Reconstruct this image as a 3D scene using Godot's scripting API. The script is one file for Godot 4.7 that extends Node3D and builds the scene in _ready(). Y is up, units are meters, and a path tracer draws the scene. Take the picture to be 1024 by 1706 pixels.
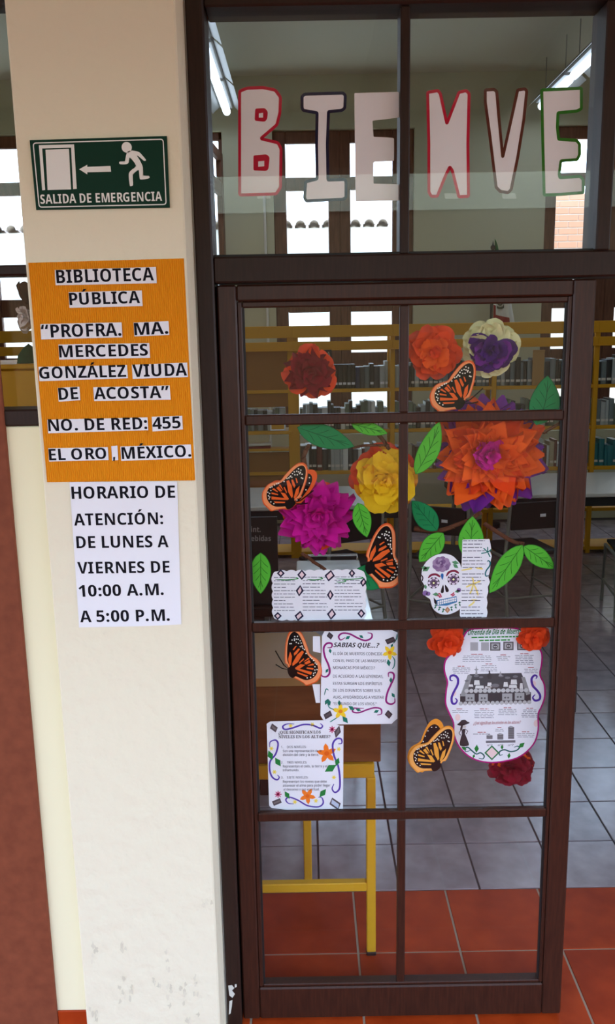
extends Node3D
# A library entrance seen from its gallery: pillar with notices, glazed door with paper decorations, reading room behind.
# Door front plane is z = 0, the gallery is z > 0, the library is z < 0. Metres, y up.

const FOCAL := 1440.0
const PITCH := 11.8
const ROLL := -1.0
const EYE := Vector3(0, 1.91, 2.1)
var cam_basis: Basis
var rng := RandomNumberGenerator.new()
var used := {}
var M := {}
const DECOR := -0.0262        # plane on the inner face of the door glass where paper things are stuck
const TAPED := -0.0262

# ---------------------------------------------------------------- mesh builder
class G:
	var v := PackedVector3Array()
	var n := PackedVector3Array()
	var c := PackedColorArray()
	var uv := PackedVector2Array()
	var col := Color(1, 1, 1)
	func tri(a: Vector3, b: Vector3, d: Vector3, nn: Vector3) -> void:
		var k := (b - a).cross(d - a)
		if k.length_squared() < 1e-16:
			return
		if k.dot(nn) > 0.0:
			v.append(a); v.append(d); v.append(b)
		else:
			v.append(a); v.append(b); v.append(d)
		for i in 3:
			n.append(nn); c.append(col); uv.append(Vector2.ZERO)
	func quad(a: Vector3, b: Vector3, d: Vector3, e: Vector3, nn: Vector3) -> void:
		tri(a, b, d, nn)
		tri(a, d, e, nn)
	func face(a: Vector3, b: Vector3, d: Vector3, e: Vector3, toward: Vector3) -> void:
		var k := (b - a).cross(d - a)
		if k.length_squared() < 1e-18:
			k = (d - a).cross(e - a)
		k = k.normalized()
		if k.dot(toward) < 0.0:
			k = -k
		quad(a, b, d, e, k)
	func box(lo: Vector3, hi: Vector3, bev := 0.003) -> void:
		var m := (lo + hi) * 0.5
		var h := (hi - lo) * 0.5
		bev = minf(bev, 0.45 * minf(h.x, minf(h.y, h.z)))
		var ax := [Vector3(1, 0, 0), Vector3(0, 1, 0), Vector3(0, 0, 1)]
		for i in 3:
			var A: Vector3 = ax[i]
			var B: Vector3 = ax[(i + 1) % 3]
			var C: Vector3 = ax[(i + 2) % 3]
			var hb: float = h.dot(B)
			var hc: float = h.dot(C)
			var ha: float = h.dot(A)
			for s in [-1.0, 1.0]:
				var o: Vector3 = m + A * ha * s
				quad(o + B * (hb - bev) + C * (hc - bev), o - B * (hb - bev) + C * (hc - bev), o - B * (hb - bev) - C * (hc - bev), o + B * (hb - bev) - C * (hc - bev), A * s)
				if bev > 0.0:
					for t in [-1.0, 1.0]:
						var p: Vector3 = m + A * s * ha + B * t * (hb - bev)
						var q: Vector3 = m + A * s * (ha - bev) + B * t * hb
						quad(p + C * (hc - bev), q + C * (hc - bev), q - C * (hc - bev), p - C * (hc - bev), (A * s + B * t).normalized())
		if bev > 0.0:
			for sx in [-1.0, 1.0]:
				for sy in [-1.0, 1.0]:
					for sz in [-1.0, 1.0]:
						tri(m + Vector3(sx * h.x, sy * (h.y - bev), sz * (h.z - bev)), m + Vector3(sx * (h.x - bev), sy * h.y, sz * (h.z - bev)), m + Vector3(sx * (h.x - bev), sy * (h.y - bev), sz * h.z), Vector3(sx, sy, sz).normalized())
	# flat polygon at depth z facing +z; thick > 0 gives it sides and a back
	func poly(pts: PackedVector2Array, z: float, thick := 0.0) -> void:
		var idx := Geometry2D.triangulate_polygon(pts)
		for k in range(0, idx.size(), 3):
			var a := pts[idx[k]]; var b := pts[idx[k + 1]]; var d := pts[idx[k + 2]]
			tri(Vector3(a.x, a.y, z), Vector3(b.x, b.y, z), Vector3(d.x, d.y, z), Vector3(0, 0, 1))
			if thick > 0.0:
				tri(Vector3(a.x, a.y, z - thick), Vector3(b.x, b.y, z - thick), Vector3(d.x, d.y, z - thick), Vector3(0, 0, -1))
		if thick > 0.0:
			var area := 0.0
			for i in pts.size():
				area += pts[i].cross(pts[(i + 1) % pts.size()])
			for i in pts.size():
				var p := pts[i]
				var q := pts[(i + 1) % pts.size()]
				var o := Vector3(q.y - p.y, p.x - q.x, 0).normalized() * signf(area)
				quad(Vector3(p.x, p.y, z), Vector3(q.x, q.y, z), Vector3(q.x, q.y, z - thick), Vector3(p.x, p.y, z - thick), o)
	func stroke(pts: PackedVector2Array, w: float, z: float, closed := false, taper := false) -> void:
		var k := pts.size()
		var L := []
		var R := []
		for i in k:
			var a := pts[(i - 1 + k) % k] if closed or i > 0 else pts[i]
			var b := pts[(i + 1) % k] if closed or i < k - 1 else pts[i]
			var t := (b - a).normalized()
			var o := Vector2(-t.y, t.x) * w * 0.5
			if taper:
				o *= clampf(minf(float(i) / k, 1.0 - float(i) / k) * 3.0 + 0.35, 0.0, 1.0)
			L.append(pts[i] + o); R.append(pts[i] - o)
		for i in (k if closed else k - 1):
			var j := (i + 1) % k
			quad(Vector3(L[i].x, L[i].y, z), Vector3(L[j].x, L[j].y, z), Vector3(R[j].x, R[j].y, z), Vector3(R[i].x, R[i].y, z), Vector3(0, 0, 1))
	func disc(at: Vector2, r: float, z: float, k := 10, sy := 1.0) -> void:
		for i in k:
			var a := TAU * i / k
			var b := TAU * (i + 1) / k
			tri(Vector3(at.x, at.y, z), Vector3(at.x + cos(a) * r, at.y + sin(a) * r * sy, z), Vector3(at.x + cos(b) * r, at.y + sin(b) * r * sy, z), Vector3(0, 0, 1))
	func tube(path: PackedVector3Array, r: float, sides := 8, r2 := -1.0) -> void:
		if r2 < 0.0:
			r2 = r
		var up := Vector3(0.13, 0.9, 0.31).normalized()
		var rings := []
		var dirs := []
		for i in path.size():
			var t := (path[mini(i + 1, path.size() - 1)] - path[maxi(i - 1, 0)]).normalized()
			var s := t.cross(up)
			if s.length() < 0.1:
				s = t.cross(Vector3(1, 0, 0))
			s = s.normalized()
			var w := s.cross(t).normalized()
			var ring := []
			var dd := []
			var rr := lerpf(r, r2, float(i) / maxf(1.0, path.size() - 1))
			for k in sides:
				var a := TAU * k / sides
				var d := s * cos(a) + w * sin(a)
				dd.append(d)
				ring.append(path[i] + d * rr)
			rings.append(ring); dirs.append(dd)
		for i in path.size() - 1:
			for k in sides:
				var j := (k + 1) % sides
				smooth4(rings[i][k], rings[i][j], rings[i + 1][j], rings[i + 1][k], dirs[i][k], dirs[i][j], dirs[i + 1][j], dirs[i + 1][k])
		for e in [0, path.size() - 1]:
			var nn := (path[1] - path[0]).normalized() * -1.0 if e == 0 else (path[e] - path[e - 1]).normalized()
			for k in sides:
				tri(path[e], rings[e][k], rings[e][(k + 1) % sides], nn)
	func smooth3(a: Vector3, b: Vector3, d: Vector3, na: Vector3, nb: Vector3, nd: Vector3) -> void:
		var k := (b - a).cross(d - a)
		if k.length_squared() < 1e-18:
			return
		if k.dot(na + nb + nd) > 0.0:
			v.append(a); v.append(d); v.append(b); n.append(na); n.append(nd); n.append(nb)
		else:
			v.append(a); v.append(b); v.append(d); n.append(na); n.append(nb); n.append(nd)
		for i in 3:
			c.append(col); uv.append(Vector2.ZERO)
	func smooth4(a: Vector3, b: Vector3, d: Vector3, e: Vector3, na: Vector3, nb: Vector3, nd: Vector3, ne: Vector3) -> void:
		smooth3(a, b, d, na, nb, nd)
		smooth3(a, d, e, na, nd, ne)
	func lathe(prof: PackedVector2Array, o := Vector3.ZERO, sides := 14) -> void:
		for i in prof.size() - 1:
			var p := prof[i]
			var q := prof[i + 1]
			var t := (q - p).normalized()
			for k in sides:
				var a := TAU * k / sides
				var b := TAU * (k + 1) / sides
				var da := Vector3(cos(a), 0, sin(a))
				var db := Vector3(cos(b), 0, sin(b))
				var na := (da * t.y - Vector3(0, t.x, 0)).normalized()
				var nb := (db * t.y - Vector3(0, t.x, 0)).normalized()
				smooth4(o + da * p.x + Vector3(0, p.y, 0), o + db * p.x + Vector3(0, p.y, 0), o + db * q.x + Vector3(0, q.y, 0), o + da * q.x + Vector3(0, q.y, 0), na, nb, nb, na)
	func mesh(m: Material = null) -> ArrayMesh:
		var arr := []
		arr.resize(Mesh.ARRAY_MAX)
		arr[Mesh.ARRAY_VERTEX] = v
		arr[Mesh.ARRAY_NORMAL] = n
		arr[Mesh.ARRAY_COLOR] = c
		arr[Mesh.ARRAY_TEX_UV] = uv
		var am := ArrayMesh.new()
		am.add_surface_from_arrays(Mesh.PRIMITIVE_TRIANGLES, arr)
		if m:
			am.surface_set_material(0, m)
		return am

# ---------------------------------------------------------------- helpers
func rgb(r: float, g: float, b: float) -> Color:
	return Color(r / 255.0, g / 255.0, b / 255.0)
func lin(r: float, g: float, b: float) -> Color:
	return rgb(r, g, b).srgb_to_linear()
func mat(called: String, c: Color, rough := 0.7, spec := 0.5) -> StandardMaterial3D:
	var m := StandardMaterial3D.new()
	m.resource_name = called
	m.albedo_color = c
	m.roughness = rough
	m.metallic_specular = spec
	M[called] = m
	return m
func noise_tex(seed_: int, freq: float, lo: Color, hi: Color, size := 256, normal := false, octaves := 4) -> NoiseTexture2D:
	var f := FastNoiseLite.new()
	f.seed = seed_
	f.frequency = freq
	f.fractal_octaves = octaves
	var t := NoiseTexture2D.new()
	t.width = size
	t.height = size
	t.seamless = true
	t.noise = f
	if normal:
		t.as_normal_map = true
		t.bump_strength = 4.0
	else:
		var r := Gradient.new()
		r.set_color(0, lo)
		r.set_color(1, hi)
		t.color_ramp = r
	return t
func numbered(called: String) -> String:
	if not used.has(called):
		used[called] = 0
		return called
	used[called] += 1
	return "%s_%03d" % [called, used[called]]
func thing(called: String, label: String, category: String, at := Vector3.ZERO, group := "") -> Node3D:
	var o := Node3D.new()
	o.name = numbered(called)
	add_child(o)
	o.position = at
	o.set_meta("label", label)
	o.set_meta("category", category)
	if group != "":
		o.set_meta("group", group)
	return o
func struct(called: String, label := "", at := Vector3.ZERO) -> Node3D:
	var o := Node3D.new()
	o.name = called
	add_child(o)
	o.position = at
	o.set_meta("kind", "structure")
	if label != "":
		o.set_meta("label", label)
		o.set_meta("category", called.split("_")[0])
	return o
func part(called: String, g: G, m: Material, parent: Node3D, label := "") -> MeshInstance3D:
	var o := MeshInstance3D.new()
	o.name = called
	o.mesh = g.mesh(m)
	parent.add_child(o, true)
	if label != "":
		o.set_meta("label", label)
	return o
func put(called: String, mesh: Mesh, parent: Node3D, xf := Transform3D.IDENTITY, m: Material = null) -> MeshInstance3D:
	var o := MeshInstance3D.new()
	o.name = called
	o.mesh = mesh
	if m:
		o.material_override = m
	parent.add_child(o, true)
	o.transform = xf
	return o
func block(called: String, lo: Vector3, hi: Vector3, m: Material, parent: Node3D, bev := 0.003, label := "") -> MeshInstance3D:
	var g := G.new()
	g.box(lo - parent.position, hi - parent.position, bev)
	return part(called, g, m, parent, label)
# where a sight line through pixel x, y of the 1024 x 1706 frame meets the plane at depth z
func pix(x: float, y: float, z: float) -> Vector3:
	var d := cam_basis * Vector3((x - 512.0) / FOCAL, -(y - 853.0) / FOCAL, -1.0)
	return EYE + d * ((z - EYE.z) / d.z)
func on_floor(x: float, y: float, h := 0.0) -> Vector3:
	var d := cam_basis * Vector3((x - 512.0) / FOCAL, -(y - 853.0) / FOCAL, -1.0)
	return EYE + d * ((h - EYE.y) / d.y)
var org := Vector3.ZERO
var plane := DECOR
func p2(x: float, y: float) -> Vector2:
	var p := pix(x, y, plane)
	return Vector2(p.x - org.x, p.y - org.y)
func pts(flat: Array) -> PackedVector2Array:
	var out := PackedVector2Array()
	for i in range(0, flat.size(), 2):
		out.append(p2(flat[i], flat[i + 1]))
	return out
func smooth(a: PackedVector2Array, closed := false, k := 6) -> PackedVector2Array:
	var out := PackedVector2Array()
	var m := a.size()
	for i in (m if closed else m - 1):
		var p0 := a[(i - 1 + m) % m] if closed or i > 0 else a[i]
		var p1 := a[i]
		var q := a[(i + 1) % m]
		var p3 := a[(i + 2) % m] if closed or i + 2 < m else q
		for j in k:
			out.append(p1.cubic_interpolate(q, p0, p3, float(j) / k))
	if not closed:
		out.append(a[m - 1])
	return out
func start(x: float, y: float, z: float) -> Vector3:
	plane = z
	org = pix(x, y, z)
	return org
const PX := 0.00147
var fonts := {}
func font(kind: String) -> SystemFont:
	if not fonts.has(kind):
		var f := SystemFont.new()
		f.font_names = PackedStringArray(["Droid Serif" if kind.begins_with("serif") else "Droid Sans"])
		f.font_weight = 700 if kind.ends_with("bold") else 400
		fonts[kind] = f
	return fonts[kind]
# lettering between x0 and x1 on the baseline y0 (left end) to y1 (right end), capitals cap pixels high
func text(s: String, x0: float, y0: float, x1: float, y1: float, cap: float, kind: String, m: Material, parent: Node3D, layer := 0.0006, called := "lettering", italic := 0.0, size := 40) -> void:
	var t := TextMesh.new()
	t.text = s
	t.font = font(kind)
	t.font_size = size
	t.pixel_size = 0.01
	t.depth = 0.02
	t.horizontal_alignment = HORIZONTAL_ALIGNMENT_LEFT
	t.material = m
	var box := t.get_aabb()
	var a := p2(x0, y0)
	var b := p2(x1, y1)
	var w := b - a
	var sx := w.length() / maxf(box.size.x, 0.001)
	var up := p2((x0 + x1) / 2, (y0 + y1) / 2 - cap) - p2((x0 + x1) / 2, (y0 + y1) / 2)
	var sy := up.length() / (0.714 * size * 0.01)
	var ex := w.normalized()
	var ey := Vector2(-ex.y, ex.x)
	# baseline within the mesh: bottom of a plain capital
	if not base_of.has(kind + str(size)):
		var h := TextMesh.new()
		h.text = "H"
		h.font = font(kind)
		h.font_size = size
		h.pixel_size = 0.01
		h.depth = 0.02
		base_of[kind + str(size)] = h.get_aabb().position.y
	var lift: float = base_of[kind + str(size)]
	var o := MeshInstance3D.new()
	o.name = called
	o.mesh = t
	parent.add_child(o, true)
	var bx := Vector3(ex.x, ex.y, 0) * sx
	var by := Vector3(ey.x + ex.x * italic, ey.y + ex.y * italic, 0) * sy
	o.transform = Transform3D(Basis(bx, by, Vector3(0, 0, 0.01)), Vector3(a.x, a.y, layer) - bx * box.position.x - by * lift)
var base_of := {}

func _ready() -> void:
	# ---------------- camera, sky, exposure
	cam_basis = Basis(Vector3(1, 0, 0), deg_to_rad(-PITCH)) * Basis(Vector3(0, 0, 1), deg_to_rad(ROLL))
	var cam := Camera3D.new()
	cam.name = "camera"
	cam.fov = rad_to_deg(2.0 * atan(853.0 / FOCAL))
	cam.near = 0.05
	cam.far = 200.0
	add_child(cam)
	cam.transform = Transform3D(cam_basis, EYE)
	cam.current = true
	var env := Environment.new()
	var sm := ProceduralSkyMaterial.new()
	sm.sky_top_color = Color(0.76, 0.87, 1.0)
	sm.sky_horizon_color = Color(0.90, 0.95, 1.0)
	sm.ground_bottom_color = Color(0.30, 0.28, 0.26)
	sm.ground_horizon_color = Color(0.45, 0.44, 0.42)
	sm.sky_energy_multiplier = 1.0
	var sky := Sky.new()
	sky.sky_material = sm
	env.background_mode = Environment.BG_SKY
	env.sky = sky
	env.background_energy_multiplier = 7.2
	env.tonemap_mode = Environment.TONE_MAPPER_LINEAR
	env.tonemap_exposure = 1.0
	env.sdfgi_enabled = true
	env.ssao_enabled = true
	env.ssil_enabled = true
	var we := WorldEnvironment.new()
	we.name = "environment"
	we.environment = env
	add_child(we)
	rng.seed = 4711
	materials()
	setting()
	gallery()
	outside()
	ceiling_lights()
	pillar_notices()
	furniture()
	shelves()
	transom_letters()
	door_decorations()

func materials() -> void:
	var m: StandardMaterial3D
	m = mat("cream_plaster", rgb(236, 229, 204), 0.85, 0.3)
	m.normal_enabled = true
	m.normal_texture = noise_tex(5, 0.02, Color.BLACK, Color.WHITE, 512, true, 5)
	m.normal_scale = 0.6
	m.uv1_triplanar = true
	m.uv1_world_triplanar = true
	m.uv1_scale = Vector3(1.6, 1.6, 1.6)
	m = mat("cream_wall", rgb(246, 240, 204), 0.85, 0.3)
	m = mat("inner_wall", rgb(196, 196, 172), 0.9, 0.25)
	m = mat("ceiling_white", rgb(205, 203, 190), 0.9, 0.2)
	m = mat("brown_paint", rgb(150, 86, 62), 0.7, 0.35)
	m.albedo_color = Color.WHITE
	m.albedo_texture = noise_tex(9, 0.05, rgb(116, 60, 40), rgb(136, 74, 50), 256)
	m.uv1_triplanar = true
	m.uv1_world_triplanar = true
	m.uv1_scale = Vector3(1.5, 1.5, 1.5)
	m = mat("door_wood", Color.WHITE, 0.42, 0.45)
	m.albedo_texture = noise_tex(21, 0.035, rgb(45, 22, 14), rgb(68, 35, 23), 512, false, 5)
	m.uv1_triplanar = true
	m.uv1_world_triplanar = true
	m.uv1_scale = Vector3(6.0, 0.55, 6.0)
	m = mat("frame_wood", Color.WHITE, 0.5, 0.4)
	m.albedo_texture = noise_tex(22, 0.035, rgb(36, 22, 17), rgb(52, 32, 25), 512, false, 5)
	m.uv1_triplanar = true
	m.uv1_world_triplanar = true
	m.uv1_scale = Vector3(6.0, 0.55, 6.0)
	m = mat("window_wood", Color.WHITE, 0.5, 0.4)
	m.albedo_texture = noise_tex(23, 0.03, rgb(92, 58, 46), rgb(122, 80, 64), 256, false, 4)
	m.uv1_triplanar = true
	m.uv1_world_triplanar = true
	m.uv1_scale = Vector3(4.0, 0.5, 4.0)
	m = mat("glass", Color(0.1, 0.12, 0.12, 0.008), 0.0, 0.36)
	m.transparency = BaseMaterial3D.TRANSPARENCY_ALPHA
	m = mat("gasket", rgb(26, 24, 24), 0.6)
	for k in 3:
		m = mat("grey_tile_%d" % k, Color.WHITE, 0.2, 0.7)
		m.albedo_texture = noise_tex(31 + k, 0.02, [rgb(140, 124, 132), rgb(146, 130, 136), rgb(134, 120, 128)][k], [rgb(172, 156, 162), rgb(178, 162, 168), rgb(164, 150, 156)][k], 256, false, 5)
		m.uv1_triplanar = true
		m.uv1_world_triplanar = true
		m.uv1_scale = Vector3(1.3, 1.3, 1.3)
		m = mat("red_tile_%d" % k, Color.WHITE, 0.4, 0.3)
		m.albedo_texture = noise_tex(41 + k, 0.02, [rgb(150, 50, 16), rgb(156, 54, 20), rgb(142, 46, 16)][k], [rgb(180, 68, 26), rgb(186, 72, 30), rgb(172, 62, 26)][k], 256, false, 5)
		m.uv1_triplanar = true
		m.uv1_world_triplanar = true
		m.uv1_scale = Vector3(1.3, 1.3, 1.3)
	mat("grey_grout", rgb(70, 62, 62), 0.9)
	mat("red_grout", rgb(176, 158, 140), 0.9)
	mat("yellow_metal", rgb(222, 168, 36), 0.42, 0.5)
	mat("shelf_yellow", rgb(212, 152, 26), 0.5, 0.4)
	mat("shelf_panel", rgb(150, 96, 36), 0.55, 0.4)
	m = mat("desk_wood", Color.WHITE, 0.45, 0.45)
	m.albedo_texture = noise_tex(51, 0.02, rgb(108, 64, 34), rgb(140, 88, 50), 256, false, 4)
	m.uv1_triplanar = true
	m.uv1_world_triplanar = true
	m.uv1_scale = Vector3(0.7, 4.0, 4.0)
	mat("tan_wood", rgb(176, 134, 84), 0.5, 0.4)
	mat("court_paving", rgb(160, 152, 140), 0.9, 0.2)
	mat("court_wall", rgb(140, 112, 80), 0.9, 0.2)
	mat("chrome", rgb(190, 190, 190), 0.25).metallic = 1.0
	mat("grey_tube", rgb(150, 148, 138), 0.4).metallic = 0.3
	mat("black_plastic", rgb(34, 32, 32), 0.5)
	mat("table_top", rgb(214, 210, 204), 0.3, 0.5)
	mat("white_laminate", rgb(240, 241, 244), 0.12, 0.6)
	mat("white_metal", rgb(225, 225, 220), 0.5)
	mat("paper", rgb(238, 239, 246), 0.8, 0.25)
	mat("ink", rgb(22, 22, 30), 0.7, 0.2)
	mat("grey_ink", rgb(70, 70, 80), 0.8, 0.2)
	mat("red_ink", rgb(170, 70, 76), 0.8, 0.2)
	mat("green_ink", rgb(20, 120, 60), 0.7, 0.2)
	mat("white_ink", rgb(238, 240, 238), 0.6, 0.3)
	mat("pale_grey_ink", rgb(150, 150, 150), 0.7, 0.2)
	mat("sign_green", rgb(0, 50, 36), 0.45, 0.3)
	m = mat("print", Color.WHITE, 0.75, 0.25)
	m.vertex_color_use_as_albedo = true
	m = mat("foam", Color.WHITE, 0.8, 0.3)
	m.vertex_color_use_as_albedo = true
	mat("card_orange", rgb(236, 156, 24), 0.75, 0.3)
	mat("twine", rgb(96, 62, 46), 0.9, 0.2)
	m = mat("tape", Color(0.95, 0.97, 1.0, 0.12), 0.1, 0.5)
	m.transparency = BaseMaterial3D.TRANSPARENCY_ALPHA
	for e in [["maroon", 128, 12, 36], ["red_orange", 232, 72, 28], ["orange", 244, 98, 30], ["cream", 232, 230, 176], ["purple", 74, 20, 116], ["magenta", 206, 24, 150], ["yellow", 255, 208, 40], ["amber", 240, 160, 40], ["violet", 120, 40, 150], ["pale_pink", 236, 220, 214], ["deep_red", 150, 20, 30]]:
		m = mat("tissue_" + e[0], rgb(e[1], e[2], e[3]), 0.85, 0.2)
		m.backlight_enabled = true
		m.backlight = rgb(80, 80, 80)
	for e in [["dark_green", 16, 128, 74], ["light_green", 84, 184, 56], ["plant_green", 34, 66, 36]]:
		mat("foam_" + e[0], rgb(e[1], e[2], e[3]), 0.8, 0.3)

# ---------------------------------------------------------------- the room
func tiles(parent: Node3D, x0: float, z0: float, nx: int, nz: int, px: float, pz: float, kind: String, keep: Callable) -> void:
	var g := G.new()
	var gap := 0.0035
	g.box(Vector3(gap, -0.012, gap), Vector3(px - gap, 0.0, pz - gap), 0.0012)
	var shared := []
	for k in 3:
		shared.append(g.mesh(M["%s_tile_%d" % [kind, k]]))
	var rest := G.new()
	for i in nx:
		for j in nz:
			var o := Vector3(x0 + i * px, 0, z0 - (j + 1) * pz)
			if keep.call(o.x, o.z):
				put("tile", shared[rng.randi() % 3], parent, Transform3D(Basis.IDENTITY, o))
			else:
				rest.box(o + Vector3(gap, -0.012, gap), o + Vector3(px - gap, 0.0, pz - gap), 0.0)
	if rest.v.size():
		var r := part("tile_field", rest, M["%s_tile_0" % kind], parent)
		r.set_meta("kind", "stuff")

func setting() -> void:
	# floors: glossy grey-brown tiles in the room, red clay tiles in the gallery and the first two rows inside
	var fl := struct("floor")
	block("slab", Vector3(-4.8, -0.15, -6.8), Vector3(4.8, -0.004, -0.575), M.grey_grout, fl, 0.0)
	tiles(fl, 0.297 - 0.28 * 17, -0.575, 34, 21, 0.28, 0.277, "grey", func(x, z): return z > -5.3 and x > -0.6 + (z + 0.575) * 0.12 and x < 0.95 - (z + 0.575) * 0.36)
	var fr := struct("floor_gallery")
	block("slab", Vector3(-4.8, -0.15, -0.575), Vector3(4.8, -0.003, 3.6), M.red_grout, fr, 0.0)
	tiles(fr, 0.135 - 0.32 * 15, -0.575 + 0.305 * 13, 30, 13, 0.32, 0.305, "red", func(x, z): return z < 0.4 and x > -1.2 and x < 1.3)
	# front wall, 12 cm thick, with the door opening and the side window
	var wf := struct("wall_front")
	block("plaster", Vector3(-4.8, 0, -0.03), Vector3(-0.55, WIN_SILL, 0.13), M.cream_wall, wf)
	block("plaster", Vector3(-4.8, WIN_SILL, -0.03), Vector3(-2.6, 2.66, 0.13), M.cream_wall, wf)
	block("plaster", Vector3(-4.8, 2.66, -0.12), Vector3(4.8, 4.3, 0.0), M.cream_wall, wf)
	block("plaster", Vector3(1.66, 0, -0.12), Vector3(4.8, 2.66, 0.0), M.cream_wall, wf)
	block("painted_band", Vector3(-0.86, 0, 0.13), Vector3(-0.682, 3.1, 0.142), M.brown_paint, wf, 0.003, "brown painted pilaster")
	block("baseboard", Vector3(-0.682, 0.0, 0.13), Vector3(-0.6, 0.166, 0.136), M.red_tile_0, wf)
	# pillar
	var pl := struct("wall_pillar")
	pillar_body(pl)
	var tr := struct("trim_1")
	block("caulk", Vector3(-0.2535, 0, 0.0), Vector3(-0.2495, 2.66, 0.006), M.white_metal, tr, 0.001)
	# other walls and ceiling
	var wl := struct("wall_left")
	block("plaster", Vector3(-4.8, 0, -6.8), Vector3(-4.5, 4.3, -0.12), M.inner_wall, wl, 0.0)
	var wr := struct("wall_right")
	block("plaster", Vector3(4.5, 0, -6.8), Vector3(4.8, 4.3, -0.12), M.inner_wall, wr, 0.0)
	var ce := struct("ceiling")
	block("slab", Vector3(-4.8, 4.22, -6.8), Vector3(4.8, 4.45, -0.12), M.ceiling_white, ce, 0.0)
	var wb := struct("wall_back")
	var spans := [[-3.68, -2.35], [-2.07, -0.74], [-0.27, 1.06], [2.3, 3.63]]
	var edge := -4.5
	for s in spans:
		block("plaster", Vector3(edge, 0, -6.8), Vector3(s[0], 4.22, -6.5), M.inner_wall, wb, 0.0)
		block("plaster", Vector3(s[0], 0, -6.8), Vector3(s[1], 0.9, -6.5), M.inner_wall, wb, 0.0)
		block("plaster", Vector3(s[0], 3.75, -6.8), Vector3(s[1], 4.22, -6.5), M.inner_wall, wb, 0.0)
		edge = s[1]
	block("plaster", Vector3(edge, 0, -6.8), Vector3(4.5, 4.22, -6.5), M.inner_wall, wb, 0.0)
	var pipe := G.new()
	pipe.tube(PackedVector3Array([Vector3(-0.355, 0.3, -6.485), Vector3(-0.355, 3.35, -6.485)]), 0.014)
	part("conduit", pipe, M.white_metal, wb, "thin white conduit pipe")
	for i in 4:
		back_window(i + 3, spans[i][0], spans[i][1], i == 1)
	door_frame()
	door_leaf()
	side_window()

func pillar_body(pl: Node3D) -> void:
	var g := G.new()
	g.box(Vector3(-0.603, 0, -0.12), Vector3(-0.2535, 3.4, 0.15), 0.004)
	part("plaster", g, M.cream_plaster, pl)
	# scuffs and rubbed dirt near the foot of the pillar, thin irregular smears
	var d := G.new()
	plane = 0.15
	org = Vector3.ZERO
	var r := RandomNumberGenerator.new()
	r.seed = 77
	var lift := 0.0
	for e in [[205, 1582, 4, 12], [160, 1585, 8, 16], [282, 1600, 10, 20], [280, 1660, 6, 26], [205, 1662, 14, 22], [262, 1640, 8, 10], [325, 1640, 6, 18], [305, 1652, 4, 20], [160, 1690, 10, 10], [345, 1505, 9, 3], [318, 1695, 16, 8], [212, 1640, 9, 14]]:
		for k in 5:
			var c := Vector2(e[0] + r.randf_range(-1, 1) * e[2], e[1] + r.randf_range(-1, 1) * e[3])
			var q := PackedVector2Array()
			for j in 8:
				var a := TAU * j / 8
				q.append(p2(c.x + cos(a) * r.randf_range(0.5, 4.0), c.y + sin(a) * r.randf_range(1.0, 8.0)))
			var shade := r.randf_range(-14, 4)
			d.col = lin(228 + shade, 221 + shade, 198 + shade)
			lift += 0.00002
			d.poly(q, 0.1502 + lift)
	part("scuff", d, M.print, pl).set_meta("kind", "stuff")

func back_window(num: int, x0: float, x1: float, one_open: bool) -> void:
	var w := struct("window_%d" % num)
	var zf := -6.56
	var zb := -6.62
	var rails := [[0.9, 1.0], [1.55, 1.70], [2.09, 2.26], [3.22, 3.34], [3.64, 3.75]]
	var halves := [[x0 + 0.0, x0 + 0.63], [x0 + 0.63, x1]]
	var opens := [[x0 + 0.12, x0 + 0.52], [x0 + 0.73, x0 + 1.13]]
	for h in 2:
		var glazed: bool = not (one_open and h == 1)
		if glazed:
			block("stile", Vector3(halves[h][0], 0.9, zb), Vector3(opens[h][0], 3.75, zf), M.window_wood, w, 0.006)
			block("stile", Vector3(opens[h][1], 0.9, zb), Vector3(halves[h][1], 3.75, zf), M.window_wood, w, 0.006)
			for r in rails:
				block("rail", Vector3(opens[h][0], r[0], zb + 0.004), Vector3(opens[h][1], r[1], zf - 0.004), M.window_wood, w, 0.006)
			for k in 4:
				block("pane", Vector3(opens[h][0], rails[k][1], -6.592), Vector3(opens[h][1], rails[k + 1][0], -6.588), M.glass, w, 0.0)
		else:
			block("stile", Vector3(x1 - 0.04, 0.9, zb), Vector3(x1, 3.75, zf), M.window_wood, w, 0.006)
			block("rail", Vector3(halves[h][0], 3.68, zb), Vector3(x1, 3.75, zf), M.window_wood, w, 0.006)
			# the open leaf, swung into the room
			var leaf := Node3D.new()
			leaf.name = "casement"
			w.add_child(leaf)
			leaf.position = Vector3(x1 - 0.02, 0.0, -6.5)
			leaf.rotation.y = deg_to_rad(86.0)
			for b in [[-0.66, -0.55], [-0.11, 0.0]]:
				var g := G.new()
				g.box(Vector3(b[0], 0.95, -0.025), Vector3(b[1], 3.55, 0.025), 0.004)
				part("stile", g, M.window_wood, leaf)
			for r in [[0.95, 1.05], [1.55, 1.70], [2.09, 2.26], [3.16, 3.28], [3.47, 3.55]]:
				var g2 := G.new()
				g2.box(Vector3(-0.55, r[0], -0.022), Vector3(-0.11, r[1], 0.022), 0.004)
				part("rail", g2, M.window_wood, leaf)
			var gp := G.new()
			gp.box(Vector3(-0.55, 1.05, -0.002), Vector3(-0.11, 3.47, 0.002), 0.0)
			part("pane", gp, M.glass, leaf)

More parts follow.
